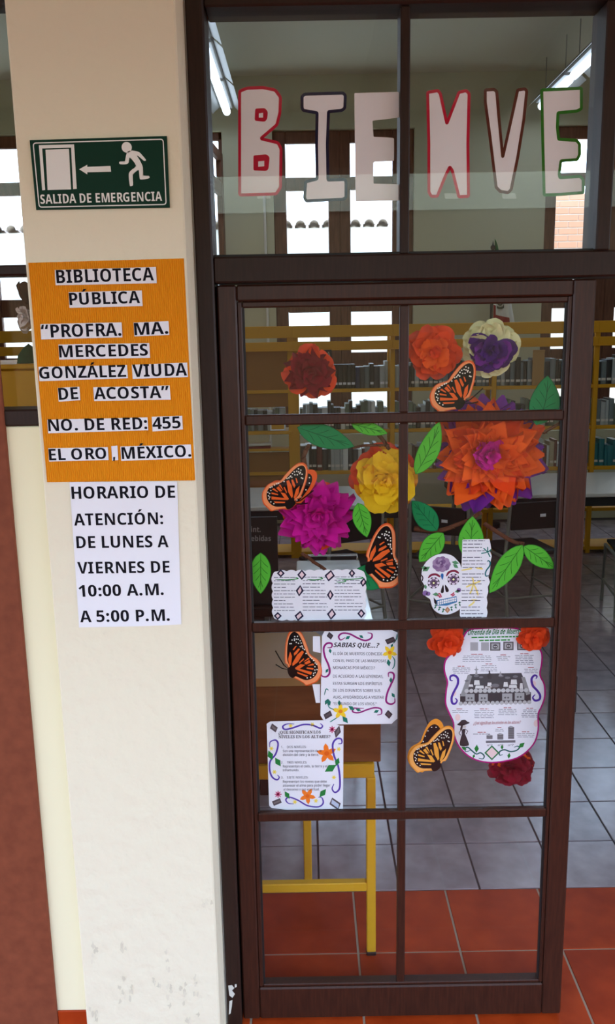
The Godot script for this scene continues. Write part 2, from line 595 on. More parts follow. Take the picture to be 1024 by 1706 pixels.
const WIN_SILL := 1.71
const LEAF_L := -0.205
const LEAF_R := 0.690
const GL := -0.147
const GR := 0.627
func door_frame() -> void:
	var f := struct("window_1", "dark wooden transom window over the library door")
	var W: Material = M.frame_wood
	block("jamb", Vector3(-0.2495, 0, -0.09), Vector3(LEAF_L - 0.004, 2.66, 0.018), W, f, 0.004)
	var jr: MeshInstance3D = block("stop", Vector3(LEAF_L - 0.004, 0.0, -0.09), Vector3(LEAF_L + 0.012, 2.02, -0.046), W, f, 0.003)
	jr.set_meta("label", "door stop strip")
	block("header", Vector3(LEAF_L - 0.004, 2.024, -0.09), Vector3(1.66, 2.083, 0.014), W, f, 0.004)
	block("bead", Vector3(-0.209, 2.083, -0.06), Vector3(0.682, 2.089, -0.004), M.gasket, f, 0.001)
	block("head", Vector3(LEAF_L - 0.004, 2.612, -0.09), Vector3(1.66, 2.66, 0.014), W, f, 0.004)
	block("mullion", Vector3(0.2255, 2.083, -0.07), Vector3(0.2475, 2.612, 0.002), W, f, 0.003)
	block("mullion", Vector3(0.679, 2.083, -0.09), Vector3(0.712, 2.612, 0.014), W, f, 0.003)
	block("jamb", Vector3(1.60, 0, -0.09), Vector3(1.66, 2.66, 0.018), W, f, 0.004)
	for s in [[-0.209, 0.2255], [0.2475, 0.679], [0.712, 1.60]]:
		block("pane", Vector3(s[0], 2.083, -0.0215), Vector3(s[1], 2.612, -0.0185), M.glass, f, 0.0)
	# white plaster crumbs on the foot of the jamb
	var d := G.new()
	plane = 0.0185
	org = Vector3.ZERO
	for q in [[380, 1642, 386, 1641, 390, 1646, 386, 1650, 391, 1656, 387, 1662, 382, 1658, 381, 1650], [382, 1668, 387, 1666, 386, 1676, 384, 1688, 381, 1690], [391, 1640, 394, 1640, 394, 1644, 391, 1645]]:
		d.col = lin(226, 226, 220)
		d.poly(pts(q), 0.0195, 0.002)
	part("plaster_crumb", d, M.print, f, "white plaster crumbs")

func door_leaf() -> void:
	var f := struct("door_1", "dark brown wooden door leaf with eight glass panes")
	var W: Material = M.door_wood
	block("stile", Vector3(LEAF_L, 0.008, -0.042), Vector3(GL - 0.012, 2.02, 0.0), W, f, 0.004)
	block("stile", Vector3(GR + 0.010, 0.008, -0.042), Vector3(LEAF_R, 2.02, 0.0), W, f, 0.004)
	block("rail", Vector3(GL - 0.012, 1.982, -0.041), Vector3(GR + 0.010, 2.02, -0.0005), W, f, 0.004)
	block("rail", Vector3(GL - 0.012, 0.008, -0.041), Vector3(GR + 0.010, 0.108, -0.0005), W, f, 0.004)
	# glazing beads, one step lower than stiles and rails
	block("bead", Vector3(GL - 0.012, 0.108, -0.036), Vector3(GL, 1.982, -0.006), W, f, 0.003)
	block("bead", Vector3(GR, 0.108, -0.036), Vector3(GR + 0.010, 1.982, -0.006), W, f, 0.003)
	block("bead", Vector3(GL, 1.967, -0.036), Vector3(GR, 1.982, -0.006), W, f, 0.003)
	block("bead", Vector3(GL, 0.108, -0.036), Vector3(GR, 0.116, -0.006), W, f, 0.003)
	var ys := [0.116, 0.621, 0.646, 1.157, 1.182, 1.688, 1.713, 1.967]
	for k in 3:
		block("muntin", Vector3(GL, ys[1 + 2 * k], -0.024), Vector3(GR, ys[2 + 2 * k], -0.004), W, f, 0.003)
	for k in 4:
		block("muntin", Vector3(0.2275, ys[2 * k], -0.024), Vector3(0.2495, ys[2 * k + 1], -0.0045), W, f, 0.003)
		for s in [[GL, 0.2275], [0.2495, GR]]:
			block("pane", Vector3(s[0], ys[2 * k], -0.0215), Vector3(s[1], ys[2 * k + 1], -0.0185), M.glass, f, 0.0)
			block("gasket", Vector3(s[0] if s[0] < 0 else s[1] - 0.005, ys[2 * k], -0.0185), Vector3(s[0] + 0.005 if s[0] < 0 else s[1], ys[2 * k + 1], -0.012), M.gasket, f, 0.0)
	block("lock_plate", Vector3(LEAF_R, 0.92, -0.034), Vector3(LEAF_R + 0.004, 1.02, -0.008), M.gasket, f, 0.001, "black lock plate")

func side_window() -> void:
	var f := struct("window_2", "dark wooden window frame left of the pillar")
	var W: Material = M.frame_wood
	block("sill", Vector3(-2.6, WIN_SILL, 0.04), Vector3(-0.6, 1.748, 0.136), W, f, 0.004)
	block("rail", Vector3(-2.6, 2.041, 0.06), Vector3(-0.6, 2.064, 0.13), W, f, 0.004)
	block("head", Vector3(-2.6, 2.595, 0.04), Vector3(-0.6, 2.66, 0.136), W, f, 0.004)
	for s in [[1.748, 2.041], [2.064, 2.595]]:
		block("pane", Vector3(-2.6, s[0], 0.0885), Vector3(-0.6, s[1], 0.0915), M.glass, f, 0.0)

func gallery() -> void:
	var r := struct("ceiling_gallery")
	block("slab", Vector3(-6, 3.1, 0.0), Vector3(6, 3.3, 3.2), M.cream_wall, r, 0.0)
	block("edge_beam", Vector3(-6, 2.80, 3.0), Vector3(6, 3.1, 3.2), M.tan_wood, r, 0.006)
	for k in 12:
		block("beam", Vector3(-4.2 + 0.75 * k, 2.98, 0.0), Vector3(-4.2 + 0.75 * k + 0.12, 3.1, 3.0), M.tan_wood, r, 0.006)
	var pa := struct("wall_parapet", "low brown parapet along the gallery edge")
	block("masonry", Vector3(-6, 0, 3.0), Vector3(6, 1.0, 3.2), M.brown_paint, pa, 0.0)
	# across the court: a low house
	var h := struct("wall_court", "ochre house wall across the court")
	block("plaster", Vector3(-9, 0, 9.0), Vector3(9, 3.34, 9.4), M.court_wall, h, 0.0)
	block("cornice", Vector3(-9, 3.34, 8.95), Vector3(9, 3.85, 9.4), M.cream_wall, h, 0.0)
	var c := struct("ground_court")
	block("paving", Vector3(-9, -0.3, 3.6), Vector3(9, -0.01, 9.0), M.court_paving, c, 0.0)

func outside() -> void:
	var gr := struct("ground_yard")
	block("earth", Vector3(-14, -0.3, -24), Vector3(14, -0.05, -6.8), M.cream_plaster, gr, 0.0)
	var w := struct("wall_yard", "white yard wall with clay tile coping outside the windows")
	var top := pix(512, 380, -10.5).y
	block("plaster", Vector3(-8, 0, -10.8), Vector3(2.2, top, -10.5), M.white_metal, w, 0.0)
	var t := G.new()
	for k in 8:
		var a := PI * k / 8
		var b := PI * (k + 1) / 8
		t.smooth4(Vector3(cos(a) * 0.085, sin(a) * 0.085, 0.12), Vector3(cos(b) * 0.085, sin(b) * 0.085, 0.12), Vector3(cos(b) * 0.07, sin(b) * 0.07, -0.4), Vector3(cos(a) * 0.07, sin(a) * 0.07, -0.4), Vector3(cos(a), sin(a), 0), Vector3(cos(b), sin(b), 0), Vector3(cos(b), sin(b), 0), Vector3(cos(a), sin(a), 0))
		t.face(Vector3(cos(a) * 0.085, sin(a) * 0.085, 0.12), Vector3(cos(b) * 0.085, sin(b) * 0.085, 0.12), Vector3(cos(b) * 0.065, sin(b) * 0.065, 0.12), Vector3(cos(a) * 0.065, sin(a) * 0.065, 0.12), Vector3(0, 0, 1))
	mat("clay", rgb(190, 176, 170), 0.9, 0.2)
	var tm := t.mesh(M.clay)
	for k in 30:
		put("roof_tile", tm, w, Transform3D(Basis(Vector3(1, 0, 0), deg_to_rad(-8)), Vector3(-4.4 + k * 0.19, top + 0.01, -10.5)))
	var b := struct("wall_brick", "brick yard wall outside the right window")
	var bt := pix(966, 322, -9.0).y
	mat("brick_mortar", rgb(214, 200, 188), 0.95)
	mat("brick_clay", rgb(206, 150, 122), 0.9, 0.2)
	block("mortar", Vector3(2.2, 0, -9.3), Vector3(8, bt, -9.0), M.brick_mortar, b, 0.0)
	var bm := G.new()
	bm.box(Vector3(0.004, 0.004, -0.02), Vector3(0.236, 0.072, 0.008), 0.003)
	var bmesh := bm.mesh(M.brick_clay)
	for row in 12:
		for k in 7:
			put("brick", bmesh, b, Transform3D(Basis.IDENTITY, Vector3(2.3 + k * 0.24 + (0.12 if row % 2 else 0.0), bt - 0.08 * (row + 1), -9.0)))

func ceiling_lights() -> void:
	mat("tube_glow", rgb(255, 255, 255), 0.4)
	M.tube_glow.emission_enabled = true
	M.tube_glow.emission = rgb(214, 234, 255)
	M.tube_glow.emission_energy_multiplier = 3.0
	mat("reflector", rgb(150, 152, 150), 0.4)
	var side := ["by the left window", "by the right window"]
	var nth := ["first", "second", "third", "fourth", "fifth", "sixth"]
	for row in 2:
		var x: float = [-0.66, 2.16][row]
		for k in 6:
			var z := -6.25 + 0.95 * k
			var t := thing("fluorescent_light", "fluorescent light, %s from the far wall in the %s" % [nth[k], ["row above letter B", "row above green letter E"][row]], "ceiling light", Vector3(x, 3.85, z), "fluorescent lights in two rows")
			var g := G.new()
			g.box(Vector3(-0.06, 0.03, 0.0), Vector3(0.06, 0.08, 0.89), 0.01)
			g.face(Vector3(-0.06, 0.05, 0), Vector3(-0.13, -0.01, 0), Vector3(-0.13, -0.01, 0.89), Vector3(-0.06, 0.05, 0.89), Vector3(-1, 1, 0))
			g.face(Vector3(0.06, 0.05, 0), Vector3(0.13, -0.01, 0), Vector3(0.13, -0.01, 0.89), Vector3(0.06, 0.05, 0.89), Vector3(1, 1, 0))
			part("housing", g, M.reflector, t)
			var tb := G.new()
			tb.tube(PackedVector3Array([Vector3(0, 0.0, 0.03), Vector3(0, 0.0, 0.86)]), 0.034, 12)
			part("tube", tb, M.tube_glow, t)
			for zz in [0.15, 0.74]:
				var ch := G.new()
				ch.tube(PackedVector3Array([Vector3(0, 0.07, zz), Vector3(0, 0.375, zz)]), 0.004, 5)
				part("hanger", ch, M.reflector, t)
			var l := AreaLight3D.new()
			l.name = "tube_light"
			t.add_child(l)
			l.area_size = Vector2(0.12, 0.83)
			l.position = Vector3(0, -0.045, 0.445)
			l.rotation.x = -PI / 2
			l.light_color = rgb(222, 238, 255)
			l.light_energy = 0.2
			l.shadow_enabled = true
			l.area_range = 15.0

# ---------------------------------------------------------------- notices on the pillar
func pillar_notices() -> void:
	# green emergency exit sign
	start(167, 290, 0.151)
	var t := thing("exit_sign", "green and white emergency exit sign with running figure on the pillar", "sign", org)
	var g := G.new()
	g.poly(pts([50, 234, 278, 227, 283, 346, 61, 350]), 0.003, 0.004)
	part("plate", g, M.sign_green, t)
	g = G.new()
	g.col = lin(240, 242, 240)
	var rim := pts([56, 239, 272, 232.5, 277, 341, 66, 345.5])
	g.stroke(smooth_corners(rim, 0.006), 0.0022, 0.0034, true)
	g.poly(pts([65.5, 242.5, 124, 241, 128.5, 315, 122.5, 315.5, 119, 246.5, 71, 248, 76, 317, 71, 317.5]), 0.0034)
	g.poly(pts([76.5, 250, 115.5, 248.5, 119, 316, 80, 317]), 0.0034)
	g.poly(pts([132.5, 282.5, 146, 275, 146, 278.5, 184.5, 277, 185.5, 286.5, 146, 287.5, 146, 291]), 0.0034)
	part("pictogram_door", g, M.print, t)
	g = G.new()
	g.col = lin(240, 242, 240)
	g.disc(p2(211.5, 246), 0.0108, 0.0034, 18)
	g.poly(smooth(pts([214, 252.5, 222, 251.5, 232, 254, 238, 260, 243.5, 267, 240.5, 268.5, 236, 265, 230, 260, 228.5, 260, 233.5, 268, 238, 278, 238.5, 286, 239.5, 293, 248, 293.5, 248.5, 297.5, 236, 299.5, 233, 297, 231.5, 284, 226, 287, 221.5, 292, 222, 308, 218.5, 310.5, 216.5, 308.5, 215, 291, 219, 284, 227, 277, 220, 266, 216, 263, 213.5, 273, 201, 274, 199, 271, 201, 269.5, 208.5, 269, 210.5, 259]), true, 4), 0.0034)
	part("running_figure", g, M.print, t)
	text("SALIDA DE EMERGENCIA", 68.5, 340, 270.5, 335, 15.2, "sans_bold", M.white_ink, t, 0.0034)
	# orange corrugated card with pasted words
	start(187, 617, 0.151)
	t = thing("name_board", "orange corrugated card with the library's name in pasted words on the pillar", "notice", org)
	g = G.new()
	var a := p2(48, 438)
	var b := p2(306, 430.5)
	var c := p2(325, 800)
	var d := p2(79, 803)
	var ridges := 74
	for k in ridges:
		for j in 6:
			var u := (k + j / 6.0) / ridges
			var u2 := (k + (j + 1) / 6.0) / ridges
			var z := 0.0022 + 0.0013 * cos(TAU * j / 6.0)
			var z2 := 0.0022 + 0.0013 * cos(TAU * (j + 1) / 6.0)
			var p := a.lerp(b, u); var q := a.lerp(b, u2); var r := d.lerp(c, u2); var s := d.lerp(c, u)
			g.face(Vector3(p.x, p.y, z), Vector3(q.x, q.y, z2), Vector3(r.x, r.y, z2), Vector3(s.x, s.y, z), Vector3(0, 0, 1))
	g.poly(PackedVector2Array([a, b, c, d]), 0.0012, 0.0018)
	part("card", g, M.card_orange, t)
	var words := [["BIBLIOTECA", 92, 450, 260, 445, 475.5, 472, 95.5, 257, 472, 467.5, 21.5], ["PÚBLICA", 115, 487, 236.5, 484, 513, 510, 117, 234, 508.5, 505, 20],
		["“PROFRA.", 68, 540, 203, 537, 565.5, 562, 70, 203, 562.5, 559.5, 21], ["MA.", 223, 537.5, 281, 535, 560.5, 558, 225, 281, 558.5, 556, 20],
		["MERCEDES", 98, 574, 249, 571.5, 599, 596, 100, 247, 595.5, 592.5, 19.5], ["GONZÁLEZ", 65, 611, 212, 608, 635, 630, 67, 211, 631, 627.5, 19.5],
		["VIUDA", 220, 607.5, 312, 604, 631, 628, 222, 312, 628, 625.5, 20.5], ["DE", 97, 646, 133, 644, 669, 666.5, 99.5, 131.5, 666, 664.5, 19.5],
		["ACOSTA”", 156, 645, 283, 642, 668, 665.5, 158, 282, 665, 662.5, 19.5], ["NO. DE RED:", 79.5, 699, 246, 695, 721.5, 716.5, 82, 246, 718, 714.5, 19.5],
		["455", 253, 694, 303.5, 692.5, 718.5, 715, 255, 301.5, 715, 713, 19.5], ["EL ORO", 81, 746.5, 180, 744.5, 768.5, 766, 83, 178, 766.5, 764, 18.5],
		[",", 186, 743, 196, 742, 767, 766, 188.5, 193, 764.5, 764, 19], ["MÉXICO.", 201, 743.5, 318, 740, 767.5, 763, 204, 319, 764.5, 760.5, 19.5]]
	for w in words:
		var st := G.new()
		st.poly(pts([w[1], w[2], w[3], w[4], w[3] + 1.5, w[6], w[1] + 1.5, w[5]]), 0.0042, 0.0006)
		var strip := part("word_strip", st, M.paper, t)
		text(w[0], w[7], w[9], w[8], w[10], w[11], "sans_bold", M.ink, strip, 0.0044)
	# opening hours
	start(208, 922, 0.151)
	t = thing("opening_hours_sheet", "white sheet of opening hours in black capitals below the orange card", "notice", org)
	g = G.new()
	g.poly(pts([116, 803, 295, 802, 302, 1040, 240, 1043, 132, 1045]), 0.0012, 0.0008)
	part("sheet", g, M.paper, t)
	for w in [["HORARIO DE", 120, 831, 292, 829, 20], ["ATENCIÓN:", 124, 875.5, 272, 873, 19.5], ["DE LUNES A", 128, 913, 281, 911.5, 19.5], ["VIERNES DE", 130, 955.5, 283, 953.5, 19], ["10:00 A.M.", 132, 994, 273, 991, 19], ["A 5:00 P.M.", 134, 1036.5, 283, 1034, 19]]:
		text(w[0], w[1], w[2], w[3], w[4], w[5], "sans_bold", M.ink, t, 0.0014)

func smooth_corners(a: PackedVector2Array, r: float) -> PackedVector2Array:
	var out := PackedVector2Array()
	var k := a.size()
	for i in k:
		var p := a[i]
		var d1 := (a[(i - 1 + k) % k] - p).normalized() * r
		var d2 := (a[(i + 1) % k] - p).normalized() * r
		for j in 5:
			var u := j / 4.0
			out.append((p + d1).lerp(p, u).lerp(p.lerp(p + d2, u), u))
	return out

# ---------------------------------------------------------------- paper letters on the transom
func transom_letters() -> void:
	var L := [
		["B", "red", [399, 152, 411, 147, 438, 146, 458, 150, 467, 162, 466, 188, 461, 208, 440, 226, 434, 231, 463, 238, 468, 248, 467, 312, 460, 323, 399, 325]],
		["I", "navy", [507, 157, 571, 155, 575, 159, 574, 180, 569, 184, 547, 186, 545, 240, 546, 300, 574, 299, 576, 303, 576, 329, 571, 332, 510, 335, 507, 330, 509, 303, 528, 298, 527, 240, 528, 188, 505, 184, 503, 180, 503, 161]],
		["E", "", [590, 155, 664, 153, 664, 196, 620, 201, 622, 228, 646, 229, 656, 230, 656, 268, 622, 270, 622, 306, 664, 307, 664, 334, 592, 336]],
		["N", "red", [712, 154, 729, 151, 733, 156, 744, 206, 764, 154, 776, 151, 781, 156, 779, 240, 780, 327, 764, 328, 753, 284, 749, 278, 743, 290, 728, 327, 718, 327, 714, 320, 714, 240]],
		["V", "brown", [808, 150, 823, 149, 827, 153, 831, 200, 837, 262, 842, 240, 862, 150, 874, 148, 877, 152, 872, 200, 862, 262, 851, 316, 846, 321, 833, 319, 826, 312, 816, 230, 808, 170]],
		["E", "green", [902, 150, 968, 147, 968, 181, 961, 185, 929, 188, 928, 212, 930, 232, 960, 234, 965, 240, 965, 258, 961, 266, 934, 268, 931, 290, 932, 296, 966, 294, 971, 299, 971, 321, 932, 324, 906, 325, 904, 250]]]
	var inks := {"red": lin(190, 30, 62), "navy": lin(24, 30, 62), "brown": lin(92, 48, 40), "green": lin(44, 122, 40)}
	var said := {"red": "red", "navy": "dark navy", "brown": "brown", "green": "green"}
	for e in L:
		start(e[2][0] + 30, 240, TAPED)
		var outline: String = e[1]
		var label := "white paper letter %s outlined in %s marker on the transom glass" % [e[0], said[outline]] if outline != "" else "plain white paper letter E without outline, between the letters I and N"
		var t := thing("paper_letter_" + str(e[0]).to_lower(), label, "paper letter", org, "welcome letters on the transom")
		var body := pts(e[2])
		if e[0] == "B":
			body = smooth_corners(body, 0.004)
		else:
			body = smooth_corners(body, 0.0025)
		var g := G.new()
		g.poly(body, 0.0, 0.0006)
		part("paper_sheet", g, M.paper, t)
		if outline != "":
			g = G.new()
			g.col = inks[outline]
			var inner := body
			g.stroke(inner, 0.0068, 0.0003, true)
			if e[0] == "B":
				for q in [[425, 181, 441, 180, 446, 186, 445, 198, 441, 203, 424, 201], [422, 259, 444, 257, 449, 262, 447, 282, 443, 285, 422, 284]]:
					g.poly(smooth_corners(pts(q), 0.004), 0.0003)
				g.col = M.paper.albedo_color.srgb_to_linear()
				for q in [[431, 189, 438, 188, 438, 196, 431, 196], [430, 269, 440, 268, 440, 277, 430, 278]]:
					g.poly(pts(q), 0.0005)
			part("marker_outline", g, M.print, t)
		# clear tape flap below or above
		g = G.new()
		var bx: float = e[2][0]
		g.poly(pts([bx + 28, 322, bx + 50, 322, bx + 52, 331, bx + 29, 331]), -0.0008)
		part("tape", g, M.tape, t)

# ---------------------------------------------------------------- decorations stuck on the inner face of the door glass
func foam_leaf(bx: float, by: float, tx: float, ty: float, w: float, kind: String, label: String, bend := 0.0) -> void:
	start((bx + tx) / 2, (by + ty) / 2, DECOR - 0.0014)
	var t := thing("foam_leaf", label, "leaf", org, "foam leaves on the door glass")
	var dir := Vector2(tx - bx, ty - by)
	var nrm := Vector2(-dir.y, dir.x).normalized()
	var side := []
	var other := []
	var mid := []
	for i in 13:
		var u := i / 12.0
		var prof := pow(sin(PI * pow(u, 0.85)), 0.8) * w * 0.5
		var c := Vector2(bx, by) + dir * u + nrm * bend * sin(PI * u)
		mid.append(c)
		side.append(c + nrm * prof)
		other.append(c - nrm * prof)
	var loop := PackedVector2Array()
	for p in side:
		loop.append(p2(p.x, p.y))
	for i in range(11, 0, -1):
		loop.append(p2(other[i].x, other[i].y))
	var g := G.new()
	g.poly(loop, 0.0, 0.002)
	part("blade", g, M["foam_" + kind], t)
	g = G.new()
	g.col = lin(8, 84, 50) if kind == "dark_green" else lin(34, 104, 34)
	var spine := PackedVector2Array()
	for i in 12:
		spine.append(p2(mid[i].x, mid[i].y))
	g.stroke(spine, 0.0016, 0.0003, false, true)
	for i in [2, 4, 6, 8]:
		for s in [side, other]:
			var e: Vector2 = mid[i].lerp(s[i + 3], 0.72) if i + 3 < 13 else mid[i]
			var k: Vector2 = mid[i].lerp(e, 0.5) + dir * 0.015
			g.stroke(PackedVector2Array([p2(mid[i].x, mid[i].y), p2(k.x, k.y), p2(e.x, e.y)]), 0.0013, 0.0003, false, true)
	g.col = lin(8, 92, 54) if kind == "dark_green" else lin(44, 132, 40)
	g.stroke(loop, 0.0014, 0.0003, true)
	part("vein", g, M.print, t)

func petal_mesh(kind: int, r: RandomNumberGenerator) -> G:
	# one crumpled tissue petal of unit length along +y, facing +z
	var g := G.new()
	var nu := 6
	var nv := 5
	var P := []
	var ph := r.randf() * TAU
	var ph2 := r.randf() * TAU
	for i in nu + 1:
		var row := []
		for j in nv + 1:
			var u := float(i) / nu
			var s := 2.0 * j / nv - 1.0
			var w := 0.0
			if kind == 0: # pointed cut tips
				w = lerpf(0.09, 0.31, pow(u / 0.6, 0.8)) if u < 0.6 else lerpf(0.31, 0.025, (u - 0.6) / 0.4)
			else: # round ruffled
				w = 0.09 + 0.33 * pow(sin(PI * clampf(u * 0.80 + 0.02, 0.0, 1.0)), 0.8)
			var x := s * w
			var y := u - (0.10 * s * s * u if kind == 1 else 0.0)
			var z := 0.06 * sin(3.1 * s + ph) * u + 0.04 * sin(7.0 * u + ph2) + 0.14 * absf(s) * u - 0.10 * u * u
			if kind == 1:
				z += 0.05 * sin(8.0 * s + ph2) * u * u
			row.append(Vector3(x, y, z))
		P.append(row)
	for i in nu:
		for j in nv:
			g.face(P[i][j], P[i][j + 1], P[i + 1][j + 1], P[i + 1][j], Vector3(0, 0, 1))
	# smooth the normals over shared corners
	var sum := {}
	for k in g.v.size():
		var key := g.v[k].snapped(Vector3(0.0005, 0.0005, 0.0005))
		sum[key] = sum.get(key, Vector3.ZERO) + g.n[k]
	for k in g.v.size():
		g.n[k] = (sum[g.v[k].snapped(Vector3(0.0005, 0.0005, 0.0005))] as Vector3).lerp(g.n[k], 0.5).normalized()
	return g
var petal_shapes := []
# layers: [tissue colour, petal count, length in pixels, tilt toward the viewer in degrees, start radius in pixels, shape kind, optional arc from-to in degrees]
func paper_flower(x: float, y: float, layers: Array, label: String, sd: int, squash := Vector2.ONE, deep := 0.0) -> Node3D:
	var r := RandomNumberGenerator.new()
	r.seed = sd
	if petal_shapes.is_empty():
		var q := RandomNumberGenerator.new()
		q.seed = 99
		for k in 12:
			petal_shapes.append(petal_mesh(k % 2, q).mesh())
	start(x, y, DECOR - deep)
	var t := thing("paper_flower", label, "paper flower", org, "tissue paper flowers on the door glass")
	var front := -1.0
	var made := []
	for li in layers.size():
		var l: Array = layers[li]
		for k in l[1]:
			var from: float = 0.0
			var to: float = 360.0
			if l.size() > 6:
				from = l[6]
				to = l[7]
			var a := deg_to_rad(from + (to - from) * (k + r.randf_range(-0.35, 0.35)) / l[1])
			var tilt := deg_to_rad(l[3] + r.randf_range(-10, 10))
			var len_: float = l[2] * PX * r.randf_range(0.85, 1.12)
			var b := Basis(Vector3(0, 0, 1), a - PI / 2) * Basis(Vector3(1, 0, 0), tilt) * Basis(Vector3(0, 1, 0), r.randf_range(-0.5, 0.5))
			b = b.scaled_local(Vector3(len_, len_, len_))
			var o := Vector3(cos(a), sin(a), 0) * float(l[4]) * PX
			o.z = -0.012 + 0.0045 * li
			b.x *= Vector3(squash.x, squash.y, 1)
			b.y *= Vector3(squash.x, squash.y, 1)
			b.z *= Vector3(squash.x, squash.y, 1)
			o *= Vector3(squash.x, squash.y, 1)
			var kind: int = l[5]
			var m: Mesh = petal_shapes[(r.randi() % 6) * 2 + (1 if kind == 1 else 0)]
			var xf := Transform3D(b, o)
			var bb := xf * m.get_aabb()
			front = maxf(front, bb.end.z)
			made.append([m, xf, l[0]])
	for e in made:
		e[1].origin.z -= front + 0.0005
		put("petal", e[0], t, e[1], M["tissue_" + e[2]])
	var core := G.new()
	core.lathe(PackedVector2Array([Vector2(0.0, -0.006), Vector2(0.008, -0.004), Vector2(0.009, 0.0), Vector2(0.006, 0.005), Vector2(0.0, 0.006)]), Vector3(0, 0, -front - 0.016), 8)
	part("tie", core, M["tissue_" + str(layers[-1][0])], t)
	return t

# side view of a monarch; shape given in the pixels of one of them, then moved, turned, mirrored and scaled
func butterfly(x: float, y: float, turn: float, s: float, flip: bool, pale: bool, second: bool, antenna: bool, label: String) -> void:
	start(x, y, DECOR + 0.0012)
	var t := thing("paper_butterfly", label, "butterfly", org, "monarch butterflies on the door glass")
	var f := func(px: float, py: float) -> Vector2:
		var q := Vector2(px - 475.0, py - 812.0) * s
		if flip:
			q.x = -q.x
		q = q.rotated(deg_to_rad(turn))
		return p2(x + q.x, y + q.y)
	var make := func(flat: Array) -> PackedVector2Array:
		var out := PackedVector2Array()
		for i in range(0, flat.size(), 2):
			out.append(f.call(flat[i], flat[i + 1]))
		return out
	var rim := lin(248, 178, 96) if pale else lin(246, 152, 100)
	var edge := lin(232, 150, 50) if pale else lin(226, 92, 42)
	var cell := lin(236, 164, 66) if pale else lin(236, 104, 44)
	var black := lin(36, 26, 22) if pale else lin(20, 16, 18)
	var whole := smooth(make.call([484, 846, 470, 848, 458, 850, 452, 852, 446, 847, 438, 838, 436, 824, 441, 813, 450, 805, 466, 801, 474, 792, 484, 781, 494, 773, 505, 771, 512, 779, 512, 794, 507, 812, 500, 829, 494, 832]), true, 4)
	var wing := smooth(make.call([481, 842, 466, 844, 456, 843, 448, 837, 444, 828, 445, 818, 452, 810, 468, 804, 478, 795, 488, 784, 497, 777, 505, 776, 509, 783, 508, 796, 503, 812, 497, 825, 490, 832]), true, 4)
	if second:
		var g0 := G.new()
		var back := PackedVector2Array()
		for p in whole:
			back.append(p.rotated(-0.30) + Vector2(0.012, -0.004))
		if pale:
			back = PackedVector2Array()
			for p in whole:
				back.append(p.rotated(0.35) + Vector2(-0.012, 0.008))
		g0.col = edge
		g0.poly(back, -0.003, 0.001)
		var inner := PackedVector2Array()
		var mid := Vector2.ZERO
		for p in back:
			mid += p / back.size()
		for p in back:
			inner.append(mid + (p - mid) * 0.82)
		g0.col = black
		g0.poly(inner, -0.0026)
		g0.col = lin(238, 236, 230)
		for i in range(2, inner.size(), 4):
			g0.disc(mid + (inner[i] - mid) * 0.9, 0.0018, -0.0023, 6)
		part("far_wing", g0, M.foam, t)
	var g := G.new()
	g.col = edge
	g.poly(whole, 0.0, 0.002)
	part("foam_wing", g, M.foam, t)
	g = G.new()
	g.col = rim
	var inset := PackedVector2Array()
	var m2 := Vector2.ZERO
	for p in whole:
		m2 += p / whole.size()
	for p in whole:
		inset.append(m2 + (p - m2) * 0.955)
	g.poly(inset, 0.0003)
	g.col = black
	g.poly(wing, 0.0006)
	g.col = cell
	for q in [[477, 801, 481, 800, 486, 810, 488, 826, 486, 830, 480, 820], [485, 799, 488, 799, 492, 809, 490, 813, 487, 808], [492, 796, 494, 797, 496, 804, 494, 805], [499, 809, 497, 822, 491, 832, 489, 829, 493, 815], [467, 820, 475, 822, 481, 831, 479, 834, 473, 829], [460, 813, 464, 810, 470, 818, 466, 819], [453, 815, 456, 813, 463, 819, 462, 820], [452, 820, 463, 823, 463, 825, 452, 823], [452, 827, 476, 830, 477, 833, 452, 832], [456, 835, 476, 836, 475, 838, 458, 838], [464, 808, 470, 815, 472, 817, 467, 807], [474, 811, 478, 820, 477, 822, 472, 812]]:
		g.poly(make.call(q), 0.0009)
	g.col = lin(244, 242, 230)
	for q in [[448, 831], [449, 822], [447, 826], [451, 817], [450, 812], [453, 811], [457, 808], [461, 806], [464, 805], [446, 820], [449, 828], [451, 836], [456, 839], [473, 802], [478, 797], [481, 796], [484, 793], [487, 789], [490, 786], [494, 785], [497, 781], [501, 783], [499, 789], [503, 790], [495, 791], [491, 791], [502, 796], [504, 797], [500, 787], [497, 786], [483, 794], [486, 795]]:
		g.disc(f.call(q[0], q[1]), 0.0018 * s, 0.0009, 7)
	g.col = black
	# body and, where they show, feelers
	g.poly(smooth(make.call([474, 838, 482, 831, 489, 832, 492, 838, 486, 846, 478, 848]), true, 4), 0.0012)
	if antenna:
		g.stroke(make.call([488, 838, 500, 834, 512, 825, 522, 817]), 0.003, 0.0003, false, true)
		g.stroke(make.call([488, 838, 501, 840, 513, 838]), 0.003, 0.0003, false, true)
	part("wing_pattern", g, M.print, t)

func twig(flat: Array, w: float, label: String) -> void:
	start(flat[0], flat[1], -0.045)
	var t := thing("twisted_vine", label, "paper vine", org, "brown paper vines on the door glass")
	var path := PackedVector3Array()
	var sm := smooth(pts(flat), false, 5)
	for i in sm.size():
		path.append(Vector3(sm[i].x, sm[i].y, 0.003 * sin(i * 1.3)))
	var g := G.new()
	g.tube(path, w * PX * 0.5, 7, w * PX * 0.4)
	part("twisted_paper", g, M.twine, t)
	g = G.new()
	for i in range(1, path.size() - 1, 3):
		var d := (path[i + 1] - path[i]).normalized()
		var o := d.cross(Vector3(0, 0, 1)) * w * PX * 0.5
		g.tube(PackedVector3Array([path[i] - o + Vector3(0, 0, 0.004), path[i] + d * 0.006 + Vector3(0, 0, w * PX * 0.55), path[i] + o + d * 0.012 + Vector3(0, 0, 0.004)]), 0.0012, 4)
	part("crease", g, M.twine, t)

